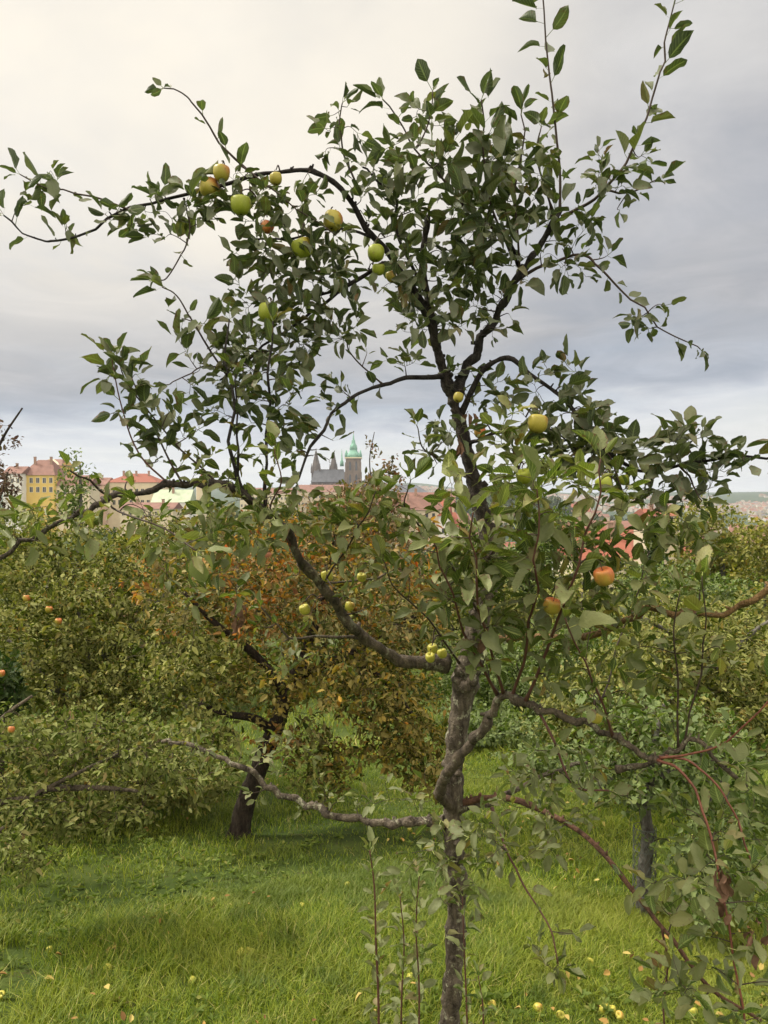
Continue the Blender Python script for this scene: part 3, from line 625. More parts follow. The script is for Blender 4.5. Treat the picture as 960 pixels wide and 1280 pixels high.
# filled zones of the crown: cx, cy, rx, ry, Y, dY, twigs, leaf size, list
Z = [
 (600,215,52,75,2.68,.10,26,.082,'h'),(520,175,45,50,2.67,.08,14,.074,'h'),(430,165,30,42,2.66,.06,9,.058,'h'),
 (560,290,75,60,2.74,.14,48,.068,'h'),(480,250,45,40,2.72,.10,18,.062,'h'),(560,365,65,55,2.78,.12,38,.064,'h'),
 (500,370,40,45,2.76,.1,12,.06,'h'),(625,330,40,45,2.76,.1,16,.066,'h'),(680,300,45,40,2.74,.08,12,.066,'h'),
 (665,230,40,50,2.74,.08,16,.066,'h'),(720,320,40,30,2.72,.08,9,.062,'h'),(775,215,40,40,2.71,.05,12,.062,'h'),
 (745,270,35,30,2.72,.05,7,.062,'h'),(810,390,30,28,2.66,.03,5,.055,'h'),
 (290,250,60,38,2.63,.08,30,.064,'h'),(210,268,62,30,2.65,.06,22,.060,'h'),(360,250,40,35,2.62,.06,14,.055,'h'),
 (380,310,60,42,2.62,.08,34,.064,'h'),(330,340,45,50,2.6,.08,24,.066,'h'),(120,282,55,20,2.64,.04,8,.06,'h'),(55,240,35,25,2.6,.04,5,.06,'h'),
 (400,400,55,45,2.62,.08,34,.062,'h'),(340,430,50,45,2.58,.08,28,.066,'h'),(440,330,35,30,2.68,.06,10,.06,'h'),
 (290,440,35,45,2.52,.06,14,.06,'h'),(335,500,40,45,2.45,.06,18,.066,'h'),(230,470,35,30,2.5,.05,6,.055,'h'),
 (270,520,30,30,2.44,.05,8,.066,'h'),(235,405,30,35,2.5,.03,5,.072,'h'),(155,480,25,45,2.3,.05,10,.062,'h'),(195,545,40,40,2.34,.05,12,.062,'h'),
 (490,450,50,18,2.72,.04,8,.055,'h'),(430,500,40,25,2.68,.04,6,.055,'h'),(400,560,35,35,2.62,.05,9,.055,'h'),
 (600,480,50,30,2.78,.08,16,.062,'h'),(620,400,40,35,2.8,.06,10,.06,'h'),(690,480,40,30,2.64,.06,14,.068,'h'),
 (715,540,50,35,2.55,.08,34,.072,'h'),(760,565,50,30,2.5,.06,22,.068,'h'),(560,560,45,35,2.66,.08,16,.056,'h'),
 (860,560,55,28,2.4,.05,20,.066,'h'),(850,610,50,30,2.4,.05,18,.068,'h'),(920,575,35,25,2.36,.04,8,.066,'h'),
 (640,560,55,45,2.4,.10,24,.08,'l'),(620,640,75,60,2.2,.14,46,.088,'l'),(700,640,65,55,2.2,.12,32,.088,'l'),
 (780,640,55,45,2.3,.1,22,.08,'l'),(560,720,60,60,2.35,.14,26,.08,'l'),(660,740,80,60,2.3,.14,38,.082,'l'),
 (760,730,70,55,2.3,.12,24,.08,'l'),(850,690,60,50,2.3,.1,20,.075,'l'),(650,830,70,50,2.4,.12,20,.075,'l'),
 (760,840,70,55,2.3,.12,22,.075,'l'),(860,830,60,60,2.2,.1,14,.07,'l'),(520,640,50,40,2.3,.1,16,.075,'l'),
 (440,650,60,45,2.35,.1,20,.075,'l'),(360,640,60,40,2.4,.1,24,.07,'l'),(300,660,60,35,2.3,.1,20,.07,'l'),
 (230,650,60,35,2.2,.12,22,.078,'l'),(160,635,60,30,2.2,.1,11,.075,'l'),(90,645,50,30,2.15,.1,10,.08,'l'),(30,660,50,28,2.15,.08,10,.08,'l'),
 (300,580,50,30,2.42,.08,14,.065,'l'),(210,598,60,18,2.36,.05,9,.06,'l'),(250,720,60,35,2.3,.12,10,.07,'l'),
 (420,720,70,60,2.5,.12,14,.05,'l'),(360,800,60,30,2.6,.1,8,.05,'l'),
 (690,960,70,40,2.35,.10,18,.07,'l'),(650,1040,60,50,2.5,.14,20,.075,'l'),(590,1050,50,40,2.7,.1,16,.075,'l'),
 (740,1000,60,40,2.4,.1,12,.07,'l'),(560,1090,60,50,2.6,.14,12,.075,'l'),(690,1180,30,40,2.46,.05,6,.07,'l'),
 (880,1010,60,60,2.15,.10,14,.08,'p'),(920,1100,50,60,2.0,.10,16,.085,'p'),(890,1200,60,60,2.0,.10,18,.085,'p'),
 (940,1250,40,40,1.95,.06,10,.085,'p'),(840,1130,40,50,2.2,.08,9,.08,'p'),(850,1230,40,40,2.1,.08,10,.08,'p'),
 (940,960,40,40,2.1,.06,8,.085,'p'),
 (300,935,90,25,3.1,.10,14,.05,'l'),(400,1000,70,30,3.02,.08,10,.05,'l'),(350,960,50,50,3.0,.1,8,.055,'l'),(230,925,50,20,3.15,.06,6,.05,'l'),
 (500,980,60,40,2.6,.1,7,.065,'l'),
]
for (cx, cy, rx, ry, Yc, dY, n, sz, wh) in Z:
    tg = []
    if wh == 'l' and cx > 540: n = int(n*.85)
    if wh != 'h': sz = sz*.76; n = int(n*1.2)
    else: n = int(n*1.12)
    if wh == 'p': n = int(n*.62)
    for _ in range(n):
        a = rt.rand()*6.283; rd = rt.rand()**.5
        tg.append(P(cx+rx*rd*math.cos(a), cy+ry*rd*math.sin(a), Yc+dY*(rt.rand()*2-1)))
    dst = {'h': high, 'l': low, 'p': pale}[wh]
    grow(sk, tg, rt, twg, dst, sz*(1.02 if wh == 'h' else 1.0), .030 if wh == 'h' else .036, 2, droop=.3 if wh == 'p' else 0)
twg.build('twigs', M['twig'], tree_root)
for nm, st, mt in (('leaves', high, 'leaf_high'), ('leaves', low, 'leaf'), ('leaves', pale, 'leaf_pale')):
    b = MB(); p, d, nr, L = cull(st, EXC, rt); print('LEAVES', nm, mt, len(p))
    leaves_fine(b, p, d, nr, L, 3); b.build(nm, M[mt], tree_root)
# a few curled dry brown leaves
m, T = mat('dry_leaf', .8, .2); f = T.noise(T.n('ShaderNodeNewGeometry').outputs['Position'], 40, 4, .6)
cdry = T.ramp(f, [(.3, (.09, .05, .03)), (.7, (.24, .14, .095))]); M['dry'] = finish(T, cdry, f, .3, .002, trans=cdry, tfac=.2)
b = MB()
for (x, y, Yd) in ((612,783,2.30),(606,790,2.3),(302,765,2.5),(299,750,2.5),(899,1083,1.95),(904,1090,1.95),(945,1165,1.9),(950,1180,1.9),(910,1125,1.93),(575,545,2.7),(590,510,2.75),(955,1150,1.9)):
    n = 3; c0 = P(x, y, Yd)
    leaves_fine(b, c0[None]+rt.randn(n, 3)*.008, rt.randn(n, 3)*.5+np.array([0, 0, -1.0]), rt.randn(n, 3), .038+.022*rt.rand(n), 40+x)
b.build('dry_leaves', M['dry'], tree_root)

# ------------------------------------------------------------------ apples
def applemat(name, blush, base=(.34, .36, .03)):
    m, T = mat(name, .42, .35)
    tc = T.n('ShaderNodeTexCoord').outputs['Object']; sp = T.n('ShaderNodeSeparateXYZ', _0=tc)
    nz = T.noise(tc, 22, 4, .6); st = T.noise(T.n('ShaderNodeMapping', Vector=tc, Scale=(1, 1, .18)).outputs[0], 110, 3, .6)
    side = T.math('ADD', T.math('MULTIPLY', sp.outputs[0], 14.0), T.math('MULTIPLY', sp.outputs[2], 12.0))
    f = T.math('ADD', T.math('ADD', side, T.math('MULTIPLY', nz, .8)), T.math('MULTIPLY', st, .5))
    f = smooth_t(T, T.math('ADD', f, blush*1.75-1.55), -.1, .85)
    c = T.mix(T.math('MULTIPLY', f, .92), base, T.ramp(st, [(.35, (.42, .06, .04)), (.65, (.52, .17, .05))]))
    dots = T.n('ShaderNodeTexVoronoi', Vector=tc, Scale=180.0).outputs['Distance']
    c = T.mix(T.math('MULTIPLY', T.math('LESS_THAN', dots, .16), .35), c, (.6, .5, .25))
    rust = T.math('MULTIPLY', smooth_t(T, T.noise(tc, 48, 5, .75), .57, .66), .75)
    c = T.mix(rust, c, (.16, .10, .04))
    return finish(T, c, nz, .08, .004)
AM = {}
def get_am(bl):
    k = round(bl*8)/8
    if k not in AM: AM[k] = applemat('ripe_yellow_skin', k+1, (.42, .39, .06)) if k < -.2 else applemat('apple_skin_%d' % int(k*100), k, (.26, .30, .03) if k < .35 else (.34, .29, .045))
    return AM[k]
M['stem'] = plain('apple_stem', (.07, .045, .025)); M['calyx'] = plain('apple_calyx', (.05, .035, .02))
prof = [(0, .30), (.05, .31), (.13, .37), (.25, .435), (.38, .43), (.47, .34), (.50, .20), (.505, .05), (.48, -.12), (.42, -.27), (.33, -.38), (.22, -.445), (.13, -.45), (.07, -.42), (0, -.395)]
def apple(loc, dia, blush, label, group, tilt=.35, name='apple', stemlen=.35, seed=0, cat='apple'):
    r = np.random.RandomState(seed)
    t = thing(name, label, cat, loc, 0, group)
    pr = smooth_path(np.array([(a, 0, b_) for a, b_ in prof]), 2); ns = 20; ths = np.arange(ns)*2*math.pi/ns
    lob = 1+.03*np.cos(ths*5+r.rand()*6)+.03*np.cos(ths*2+r.rand()*6)
    V = np.stack([np.outer(pr[:, 0], np.cos(ths)*lob), np.outer(pr[:, 0], np.sin(ths)*lob), np.repeat(pr[:, 2:3], ns, 1)], -1).reshape(-1, 3)*dia
    n = len(pr); i = np.arange(n-1)[:, None]*ns; j = np.arange(ns)[None]; k = (j+1) % ns
    b = MB(); b.add(V, np.stack([i+j, i+j+ns, i+k+ns, i+k], -1).reshape(-1, 4))
    org = np.zeros(3)
    b.build('skin', get_am(blush), t, origin=org)
    b = MB(); b.tube([(0, 0, .29*dia), (.02*dia, 0, .45*dia), (.06*dia, .02*dia, (.45+stemlen)*dia)], [.025*dia, .018*dia, .03*dia], 6); b.build('stem', M['stem'], t, origin=org)
    b = MB()
    for q in range(5):
        a = q*1.257; b.tube([(.02*dia*math.cos(a), .02*dia*math.sin(a), -.41*dia), (.07*dia*math.cos(a), .07*dia*math.sin(a), -.47*dia)], [.018*dia, .006*dia], 4)
    b.build('calyx', M['calyx'], t, origin=org)
    t.rotation_euler = ((r.rand()-.5)*2*tilt, (r.rand()-.5)*2*tilt, (r.rand()-.5)*2.0+.6)
    return t
for i, (px, py, Yd, dpx, bl, lb) in enumerate(APPLES):
    c = P(px, py, Yd); dia = dpx*Yd/F*.90
    apple(c, dia, bl-(1 if (py > 700 and px < 560) else 0), lb, 'apples hanging in the nearest tree', seed=i)
    # spur twig that carries it: part of the tree
    q, rr_, dd = sk.near(c+np.array([0, 0, dia*.8]), rt, 0)
    top = c+np.array([0, 0, dia*.75])
    b = MB(); b.tube(smooth_path([q, (q+top)/2+np.array([0, 0, .02]), top], 5), np.linspace(.003, .002, 11), 5); b.build('fruit_spur', M['twig'], tree_root)

# ------------------------------------------------------------------ suckers in front of the trunk foot
def shoot_plant(pts, spacing, size, label, seed, w=4, group='upright shoots by the trunk foot'):
    r = np.random.RandomState(seed)
    p3 = [P(*q) for q in pts]; p3[0][2] = float(H(p3[0][0], p3[0][1]))-.01
    t = thing('sucker_shoot', label, 'young shoot', p3[0], 0, group)
    path = smooth_path(p3, 8); b = MB(); b.tube(path, np.linspace(w, w*.45, len(path))*p3[0][1]/F/2, 6); b.build('stem', M['red_twig'], t)
    seg = leafpoints(path, spacing*.55, .10, size, r, 4, up=.2); b = MB(); leaves_fine(b, *seg, seed=seed); b.build('leaves', M['leaf_pale'], t)
shoot_plant([(474,1330,2.55),(473,1250,2.55),(470,1180,2.54),(468,1110,2.53),(462,1062,2.52)], .026, .052, 'leafy upright sucker farthest left of the trunk foot', 1)
shoot_plant([(500,1335,2.6),(502,1250,2.6),(505,1180,2.6),(500,1120,2.6)], .03, .048, 'slim sucker second to the left of the trunk foot', 2, 3)
shoot_plant([(522,1335,2.6),(524,1240,2.6),(520,1160,2.6),(524,1095,2.6)], .030, .055, 'sucker with rounder leaves growing closest to the left of the trunk', 3, 3)
shoot_plant([(586,1330,2.62),(583,1250,2.62),(580,1180,2.62),(578,1120,2.62)], .04, .05, 'thin dark sucker rising just right of the trunk', 4, 3)
shoot_plant([(602,1340,2.5),(604,1270,2.5),(598,1220,2.5)], .04, .045, 'short sucker low on the right of the trunk foot', 5, 3)

# ------------------------------------------------------------------ other orchard trees
def bgtree(name, label, base, trunk, limbs, zones, bark, leafm, size, group=None, cat='tree', seed=0, per=9, spacing=.05, tw=None, ratio=.3, wid=(20, 8)):
    """base px,py,Y; trunk: px path; limbs: px paths; zones: cx,cy,rx,ry,Y,dY,ntwigs[,leaf material]"""
    r = np.random.RandomState(seed+100)
    p0 = P(*base); p0[2] = float(H(p0[0], p0[1]))-.03
    t = thing(name, label, cat, p0, 0, group)
    tp = np.array([p0]+[P(*q) for q in trunk]); path = smooth_path(tp, 6); n = len(path)
    rad = np.linspace(wid[0], wid[1], n)*path[:, 1]/F/2; rad[0:4] *= np.array([1.6, 1.3, 1.12, 1.04])
    b = MB(); b.tube(path, rad, 12, rough=.14); sk = Skel(); sk.add(path[n//3:], rad[n//3:])
    b.build('trunk', M[bark], t)
    for lm in limbs:
        lp = smooth_path(np.array([P(*q[:3]) for q in lm]), 5); lr = np.linspace(wid[1]*.8, wid[1]*.3, len(lp))*lp[:, 1]/F/2
        b = MB(); b.tube(lp, lr, 8, rough=.1); sk.add(lp, lr); b.build('limb', M[bark], t)
    stores = {}; tb = MB(); size = size*.80; per = int(per*1.2); spacing = spacing*.8
    for z in zones:
        cx, cy, rx, ry, Yc, dY, nt = z[:7]; nt = int(nt*1.45); lmat = z[7] if len(z) > 7 else leafm
        tg = []
        for _ in range(nt):
            a = r.randn(3); a = a/np.linalg.norm(a)*(r.rand()**.45)*(1.0 if r.rand() > .16 else 1.3)
            pp = P(cx+rx*a[0], cy+ry*a[2], Yc+dY*a[1]); pp[2] = max(pp[2], float(H(pp[0], pp[1]))+.25); tg.append(pp)
        grow(sk, tg, r, tb, stores.setdefault(lmat, []), size, spacing, per, leafstart=.3, rt=.003)
    tb.build('twigs', M[tw or 'twig'], t)
    for k, st in stores.items():
        p, d, nr, L = [np.concatenate([a[q] for a in st]) for q in range(4)]
        p = p+r.randn(*p.shape)*size*.6; L = L*np.exp(np.clip(r.randn(len(L)), -1.6, 1.4)*.3)
        b = MB(); leaves_coarse(b, p, d, nr, L, seed, ratio); b.build('crown', M[leafm if k == leafm else k], t)
        print('TREE', name, k, len(p))
    return t
bgtree('apple_tree', 'old apple tree with leaning black trunk and orange and yellow autumn leaves, left of centre', (298,1042,6.2),
   [(305,1010,6.2),(320,970,6.2),(342,915,6.25),(358,870,6.3),(380,820,6.4)],
   [[(342,915,6.25),(318,898,6.1),(285,893,6.0),(250,880,5.8)],[(358,870,6.3),(320,820,6.2),(270,780,6.1),(230,740,6.0)],[(370,845,6.3),(430,820,6.3),(480,790,6.3),(520,770,6.3)],[(380,820,6.4),(400,760,6.5),(410,700,6.5),(420,650,6.6)],[(430,820,6.3),(480,850,6.1),(520,900,6.0)]],
   [(280,730,120,80,6.2,.9,260,'leaf_autumn'),(420,730,120,90,6.4,1.0,300,'leaf_autumn'),(400,850,130,50,6.1,.8,190,'leaf_yellow'),
    (500,900,60,75,6.0,.5,150,'leaf_yellow'),(500,780,80,70,6.3,.8,120,'leaf_autumn'),(250,840,80,50,5.9,.5,90,'leaf_olive'),(390,960,30,50,5.9,.3,26,'leaf_olive'),(440,650,50,40,6.6,.5,50,'leaf_brown'),(330,668,90,35,6.6,.6,90,'leaf_autumn'),(535,955,38,50,6.0,.4,50,'leaf_yellow'),(370,930,60,30,6.0,.4,26),(250,935,50,55,5.8,.5,90,'leaf_olive'),(420,960,30,45,6.0,.3,30,'leaf_yellow')],
   'old_bark', 'leaf_autumn', .060, seed=1, wid=(26, 17), ratio=.25)
bgtree('apple_tree', 'broad olive-green apple tree dotted with a few red apples on the left', (95,1010,8.2),
   [(98,960,8.2),(105,900,8.2),(110,840,8.2)],
   [[(105,900,8.2),(60,850,8.0),(10,800,7.8)],[(110,840,8.2),(170,780,8.0),(220,730,8.0)],[(110,840,8.2),(100,760,8.3),(90,700,8.3)]],
   [(60,770,110,90,8.0,1.2,340),(170,790,110,85,8.2,1.2,330),(110,870,140,50,7.6,1.0,260),(130,955,150,45,7.3,.8,260),(60,1000,120,35,6.4,.5,150),(200,985,90,32,6.6,.5,120),(250,830,70,60,7.6,.8,150),(20,700,60,45,8.3,.8,80),(150,700,95,42,8.4,.8,130),(50,668,80,32,8.6,.8,90),(215,672,75,30,8.6,.7,80)],
   'grey_bark', 'leaf_olive', .064, seed=2, wid=(24, 14), ratio=.25, per=12, spacing=.04)
bgtree('apple_tree', 'low dusty green apple tree reaching in from the left edge with a bare forked branch', (-150,1220,4.0),
   [(-140,1120,4.0),(-110,1060,4.0),(-60,1020,4.0)],
   [[(-60,1020,4.0),(0,1003,3.95),(35,997,3.9),(60,985,3.9),(100,965,3.85),(148,942,3.8)],[(-60,1060,4.0),(-10,1045,3.9),(30,1015,3.9),(62,985,3.9)],[(60,985,3.9),(130,985,3.9),(180,990,3.9)],[(-80,1040,4.0),(-40,950,4.0),(0,900,4.0),(40,870,4.0)],[(-110,1060,4.0),(-150,900,4.6),(-170,750,5.2),(-150,650,5.6)]],
   [(60,920,110,40,4.0,.4,120),(160,950,80,35,3.9,.35,60),(50,1000,70,35,3.9,.3,45),(180,920,60,30,4.1,.3,36),(230,965,55,28,4.0,.3,34),(120,1020,80,26,3.9,.3,40),(20,1075,40,30,3.7,.2,12),(30,1050,45,45,3.7,.3,30),(0,940,60,60,4.0,.3,50),(-190,740,145,110,5.5,.9,300)],  # last zone, on the last limb: unseen crown added to shade the grass
   'limb_bark', 'leaf_dusty', .042, ratio=.24, seed=3, wid=(30, 12), per=9, spacing=.04)
bgtree('plum_tree', 'purple-leaved tree at the far left edge below the bare twigs', (-40,900,11),
   [(-38,800,11),(-30,700,11),(-22,640,11)], [[(-22,640,11),(-10,580,11),(5,545,11),(28,510,11)],[(-22,650,11),(0,620,11),(10,590,11)]],
   [(-8,610,32,42,11,.6,80,'leaf_plum'),(8,548,18,25,11,.3,7,'leaf_plum'),(-30,700,50,60,11,.8,120,'leaf_dark')],
   'old_bark', 'leaf_plum', .07, seed=4, wid=(12, 7), per=5)
bgtree('shrub', 'dark evergreen shrub at the left edge below the olive tree', (0,975,6.4), [(2,930,6.4),(4,880,6.4)], [],
   [(0,860,28,38,6.4,.4,80)], 'old_bark', 'leaf_dark', .07, cat='shrub', seed=5, wid=(8, 5))
rg = bgtree('apple_tree', 'small apple tree with a grey mesh guard round its trunk, lower right', (805,1160,4.3),
   [(804,1130,4.3),(806,1085,4.3),(810,1045,4.3),(806,1010,4.3),(812,980,4.3)],
   [[(812,980,4.3),(860,950,4.3),(910,930,4.3)],[(806,1010,4.3),(770,980,4.3),(740,960,4.35)],[(812,980,4.3),(820,920,4.35),(830,880,4.4)]],
   [(810,970,85,40,4.3,.5,110),(880,950,80,60,4.4,.5,110),(900,1060,70,60,4.1,.4,100,'leaf_green'),(800,900,80,40,4.4,.5,80),(900,1150,70,45,4.0,.4,60,'leaf_green'),(740,950,60,35,4.4,.4,46)],
   'grey_bark', 'leaf_green', .05, seed=6, wid=(19, 13), per=6)
bgtree('apple_tree', 'bushy pale green apple tree filling the right side behind the tan limb', (900,1010,7.0),
   [(898,950,7.0),(895,900,7.0),(890,850,7.0)],
   [[(890,850,7.0),(850,800,7.0),(800,770,7.0)],[(890,850,7.0),(930,800,7.0),(970,770,7.0)],[(890,850,7.0),(885,790,7.1)]],
   [(880,810,110,60,7.0,1.0,330),(800,860,100,60,6.8,.9,260),(930,890,80,60,6.8,.9,190),(720,890,70,50,6.9,.8,110),(860,900,120,50,6.5,.7,160)],
   'grey_bark', 'leaf_olive', .060, seed=7, wid=(20, 12), ratio=.25, per=12, spacing=.04)
bgtree('apple_tree', 'slender apple tree seen between the trunk and the right-hand foliage', (661,958,13),
   [(660,935,13),(661,900,13)], [[(661,900,13),(690,860,13),(720,830,13)],[(661,900,13),(630,860,13),(600,840,13)]],
   [(660,850,90,50,13,1.3,320),(740,820,80,55,13.5,1.2,260),(600,840,70,60,13.5,1.2,240),(720,930,80,45,11,.9,230),(600,925,55,45,11,.8,140),(690,985,60,25,9,.6,80)],
   'grey_bark', 'leaf_green', .085, seed=8, wid=(8, 6), per=10)
bgtree('autumn_shrub', 'tall wispy shrub with reddish brown leaves rising beneath the cathedral', (455,900,15),
   [(455,800,15),(456,720,15),(458,660,15)],
   [[(458,660,15),(465,620,15),(462,575,15),(468,540,15)],[(458,670,15),(480,630,15),(488,590,15),(492,570,15)],[(456,700,15),(440,650,15),(432,615,15)],[(458,690,15),(400,650,15),(385,620,15)]],
   [(455,650,50,45,15,1.2,260),(400,680,60,45,15,1.2,200),(480,700,60,50,15,1.2,160),(478,610,22,30,15,.4,30),(466,560,8,16,15,.2,4),(490,580,7,16,15,.2,4),(434,612,10,12,15,.3,6)],
   'old_bark', 'leaf_brown', .10, cat='shrub', seed=9, wid=(5, 3), per=6)
def far_tree(name, label, px, top, Yd, wpx, leafm, seed, group=None, n=420, size=.2, cat='tree', low=None, conic=False):
    r = np.random.RandomState(seed); x = (px-CX)/F*Yd; g0 = float(H(x, Yd)); pb = np.array([x, Yd, g0]); ztop = P(px, top, Yd)[2]
    hgt = ztop-g0; rw = wpx/2*Yd/F
    t = thing(name, label, cat, pb, 0, group)
    b = MB(); lean = r.randn()*.05*hgt
    tp = smooth_path([pb+[0, 0, -.2], pb+[lean*.3, 0, hgt*.3], pb+[lean, 0, hgt*.62], pb+[lean, 0, hgt*.93]], 5); tr = np.linspace(hgt*.028, hgt*.006, len(tp))
    b.tube(tp, tr, 8, .1); sk = Skel(); sk.add(tp[5:], tr[5:])
    b.build('trunk', M['grey_bark'], t)
    tg = []
    lobes = [(r.randn()*.45, r.randn()*.45, .35+.5*r.rand(), .35+.3*r.rand()) for _ in range(9)]
    for _ in range(n):
        a = unit(r.randn(3))*r.rand()**.4
        if conic: hz = r.rand()**1.3; q = np.array([a[0]*rw*(1-hz)*1.1, a[1]*rw*(1-hz)*1.1, hgt*(.08+.92*hz)])
        else:
            l = lobes[r.randint(len(lobes))]; q = np.array([(l[0]*1.1+a[0]*l[3]*1.3)*rw, (l[1]+a[1]*l[3]*1.2)*rw, hgt*(l[2]+a[2]*l[3]*.42)]); q[2] = min(max(q[2], hgt*.08), hgt)
        tg.append(pb+q)
    tb = MB(); st = []; grow(sk, tg, r, tb, st, size, size*1.0, 9, leafstart=.5, rt=.006)
    tb.build('branches', M['grey_bark'], t)
    p, d, nr, L = [np.concatenate([a[q] for a in st]) for q in range(4)]
    p = p+r.randn(*p.shape)*size*.9
    b = MB(); leaves_coarse(b, p, d, nr, L, seed, .36); b.build('crown', M[leafm], t)
    return t
far_tree('broadleaf_tree', 'round bright green tree behind the trunk below the wooded hill', 655, 640, 30, 120, 'leaf_green', 21, n=700, size=.17)
far_tree('broadleaf_tree', 'golden green tree at the right edge below the far city', 905, 628, 38, 110, 'leaf_gold', 22, n=750, size=.20)
far_tree('broadleaf_tree', 'yellowing tree in the row at the far right border', 968, 640, 34, 90, 'leaf_gold', 23, n=500, size=.20)
far_tree('conifer', 'dark pointed conifer right of the red roofs', 818, 655, 48, 40, 'leaf_dark', 24, n=420, size=.24, conic=True)
far_tree('broadleaf_tree', 'mid green tree in front of the red roofs right of centre', 745, 700, 26, 90, 'leaf_olive', 25, n=500, size=.15)
far_tree('broadleaf_tree', 'dark clipped-looking green tree under the golden tree', 880, 705, 22, 130, 'leaf_green', 26, n=700, size=.12)
far_tree('broadleaf_tree', 'small green tree right of the cathedral below the grey-roofed palace', 560, 672, 22, 90, 'leaf_olive', 27, n=450, size=.13)
far_tree('poplar', 'thin young tree standing in front of the yellow palace', 96, 566, 60, 30, 'leaf_green', 28, n=110, size=.30)
far_tree('broadleaf_tree', 'autumn tree left of the wispy shrub below the palace roofs', 300, 668, 19, 130, 'leaf_autumn', 29, n=560, size=.11)
far_tree('broadleaf_tree', 'russet tree under the long cream building', 180, 672, 22, 110, 'leaf_brown', 30, n=450, size=.13)
f0 = far_tree('orchard_tree', 'green orchard tree farther down the slope', 500, 720, 20, 110, 'leaf_olive', 31, 'orchard trees farther down the slope', n=520, size=.12)
rx = np.random.RandomState(77)
for (px, Yd, s) in ((60,18,1),(230,17,.95),(400,24,1),(730,19,1),(830,16,.9),(960,18,1),(620,26,1.05),(120,30,1.1),(330,32,1.2),(20,34,1.2),(470,38,1.2),(700,36,1.15),(560,34,1.1),(800,34,1.1),(220,42,1.3),(60,50,1.4),(420,52,1.4),(900,27,1)):
    c = copy_tree(f0); x = (px-CX)/F*Yd; c.location = (x, Yd, float(H(x, Yd))); c.rotation_euler = (0, 0, rx.rand()*6.28); c.scale = (s, s, s)
print('trees done')

# red apples on the olive tree, mesh guard on the small right tree
for k, (x, y, Yd, lb) in enumerate(((33,748,7.0,'small red apple highest on the olive-green left tree'),(61,762,7.0,'small red apple in the middle of the three on the olive-green left tree'),
        (73,777,6.9,'small red apple lowest right on the olive-green left tree'),(14,912,3.6,'red apple near the left border above the bare forked branch'),(2,842,5.9,'red apple against the dark shrub at the left border'))):
    apple(P(x, y, Yd), 8.5*Yd/F, .7, lb, 'red apples on the left trees', seed=60+k)
m, T = mat('guard_mesh', .5, .4); M['guard'] = finish(T, (.10, .11, .10))
b = MB(); c = np.array(P(805, 1160, 4.3)); c[2] = float(H(c[0], c[1])); hh = .52; R0 = .065
for q in range(12):
    for sgn in (1, -1):
        zz_ = np.linspace(0, hh, 26); a = q*2*math.pi/12+sgn*zz_*9
        b.tube(np.stack([c[0]+R0*np.cos(a), c[1]+R0*np.sin(a), c[2]+zz_], 1), .0016, 4, cap=False)
for zz_ in np.linspace(0, hh, 5):
    a = np.linspace(0, 2*math.pi, 17); b.tube(np.stack([c[0]+R0*np.cos(a), c[1]+R0*np.sin(a), np.full(17, c[2]+zz_)], 1), .0022, 4, cap=False)
tag(b.build('trunk_guard', M['guard'], origin=c), 'grey wire mesh guard wrapped round the small right-hand tree trunk', 'tree guard')

# ------------------------------------------------------------------ windfalls and fallen leaves
def ground_at(px, py):
    d0 = P(px, py, 1)-np.array([0, 0, CAMZ]); lo, hi = 1.0, 60.0
    for _ in range(50):
        md = (lo+hi)/2; q = np.array([0, 0, CAMZ])+d0*md
        if q[2] > float(H(q[0], q[1])): lo = md
        else: hi = md
    return np.array([0, 0, CAMZ])+d0*lo
WF = [(62,1191,.1),(135,1216,.1),(222,1202,.1),(240,1231,.2),(2,1249,.5),(265,1167,.1),(326,1174,.2),(302,1196,.3),(315,1195,.3),(310,1193,.1),(434,1110,.1),(378,1136,.1),(196,1168,.5),(376,1182,.4),(390,1174,.3),
 (755,1267,.02),(765,1268,.02),(775,1275,.9),(615,1262,.6),(700,1274,.1),(867,1271,.1),(677,1188,.1),(672,1265,.8),(737,1208,.1),(513,1228,.2),(512,1040,.1),(595,1250,.1)]
desc = {0: 'yellow windfall apple lying in the grass'}
named = {(755,1267): 'left bright green windfall of the pair at the bottom right of the trunk', (765,1268): 'right bright green windfall of the pair at the bottom right of the trunk',
  (775,1275): 'red and green windfall beside the bright green pair', (2,1249): 'orange windfall at the lower left corner of the grass', (135,1216): 'yellow windfall alone in the left foreground grass',
  (240,1231): 'yellow windfall nearest the camera left of the middle foreground', (222,1202): 'pale yellow windfall above the one nearest the camera on the left', (615,1262): 'brownish windfall right of the trunk foot',
  (672,1265): 'rotten red windfall between the trunk foot and the green pair', (867,1271): 'lone yellow windfall near the bottom right corner'}
for k, (x, y, bl) in enumerate(WF):
    g_ = ground_at(x, y); dia = .034+.010*rx.rand(); g_[2] = float(H(g_[0], g_[1]))+dia*.45+.002
    apple(g_, dia, min(bl*.55, .5)-1, named.get((x, y), 'one of the tiny pale yellow windfalls scattered singly and half sunk in the grass'), 'windfall apples in the grass', tilt=1.5, seed=90+k, stemlen=.1)
b = MB(); r = np.random.RandomState(9); n = 1700
d = 2.2+9*r.rand(n); a = (r.rand(n)-.5)*1.2; x = d*np.sin(a); y = d*np.cos(a)
kp = fbm(x, y, 1.2, 5) > .1; x, y = x[kp], y[kp]; n = len(x)
pz = np.stack([x, y, H(x, y)+.04+.05*r.rand(n)], 1); leaves_coarse(b, pz, np.stack([r.randn(n), r.randn(n), r.randn(n)*.3], 1), r.randn(n, 3)*.4+[0, 0, 1], .018+.028*r.rand(n), 9)
m, T = mat('fallen_leaf', .8, .2); c_ = T.ramp(T.n('ShaderNodeNewGeometry').outputs['Random Per Island'], [(0, (.14, .07, .03)), (.5, (.30, .19, .05)), (1, (.38, .32, .10))])
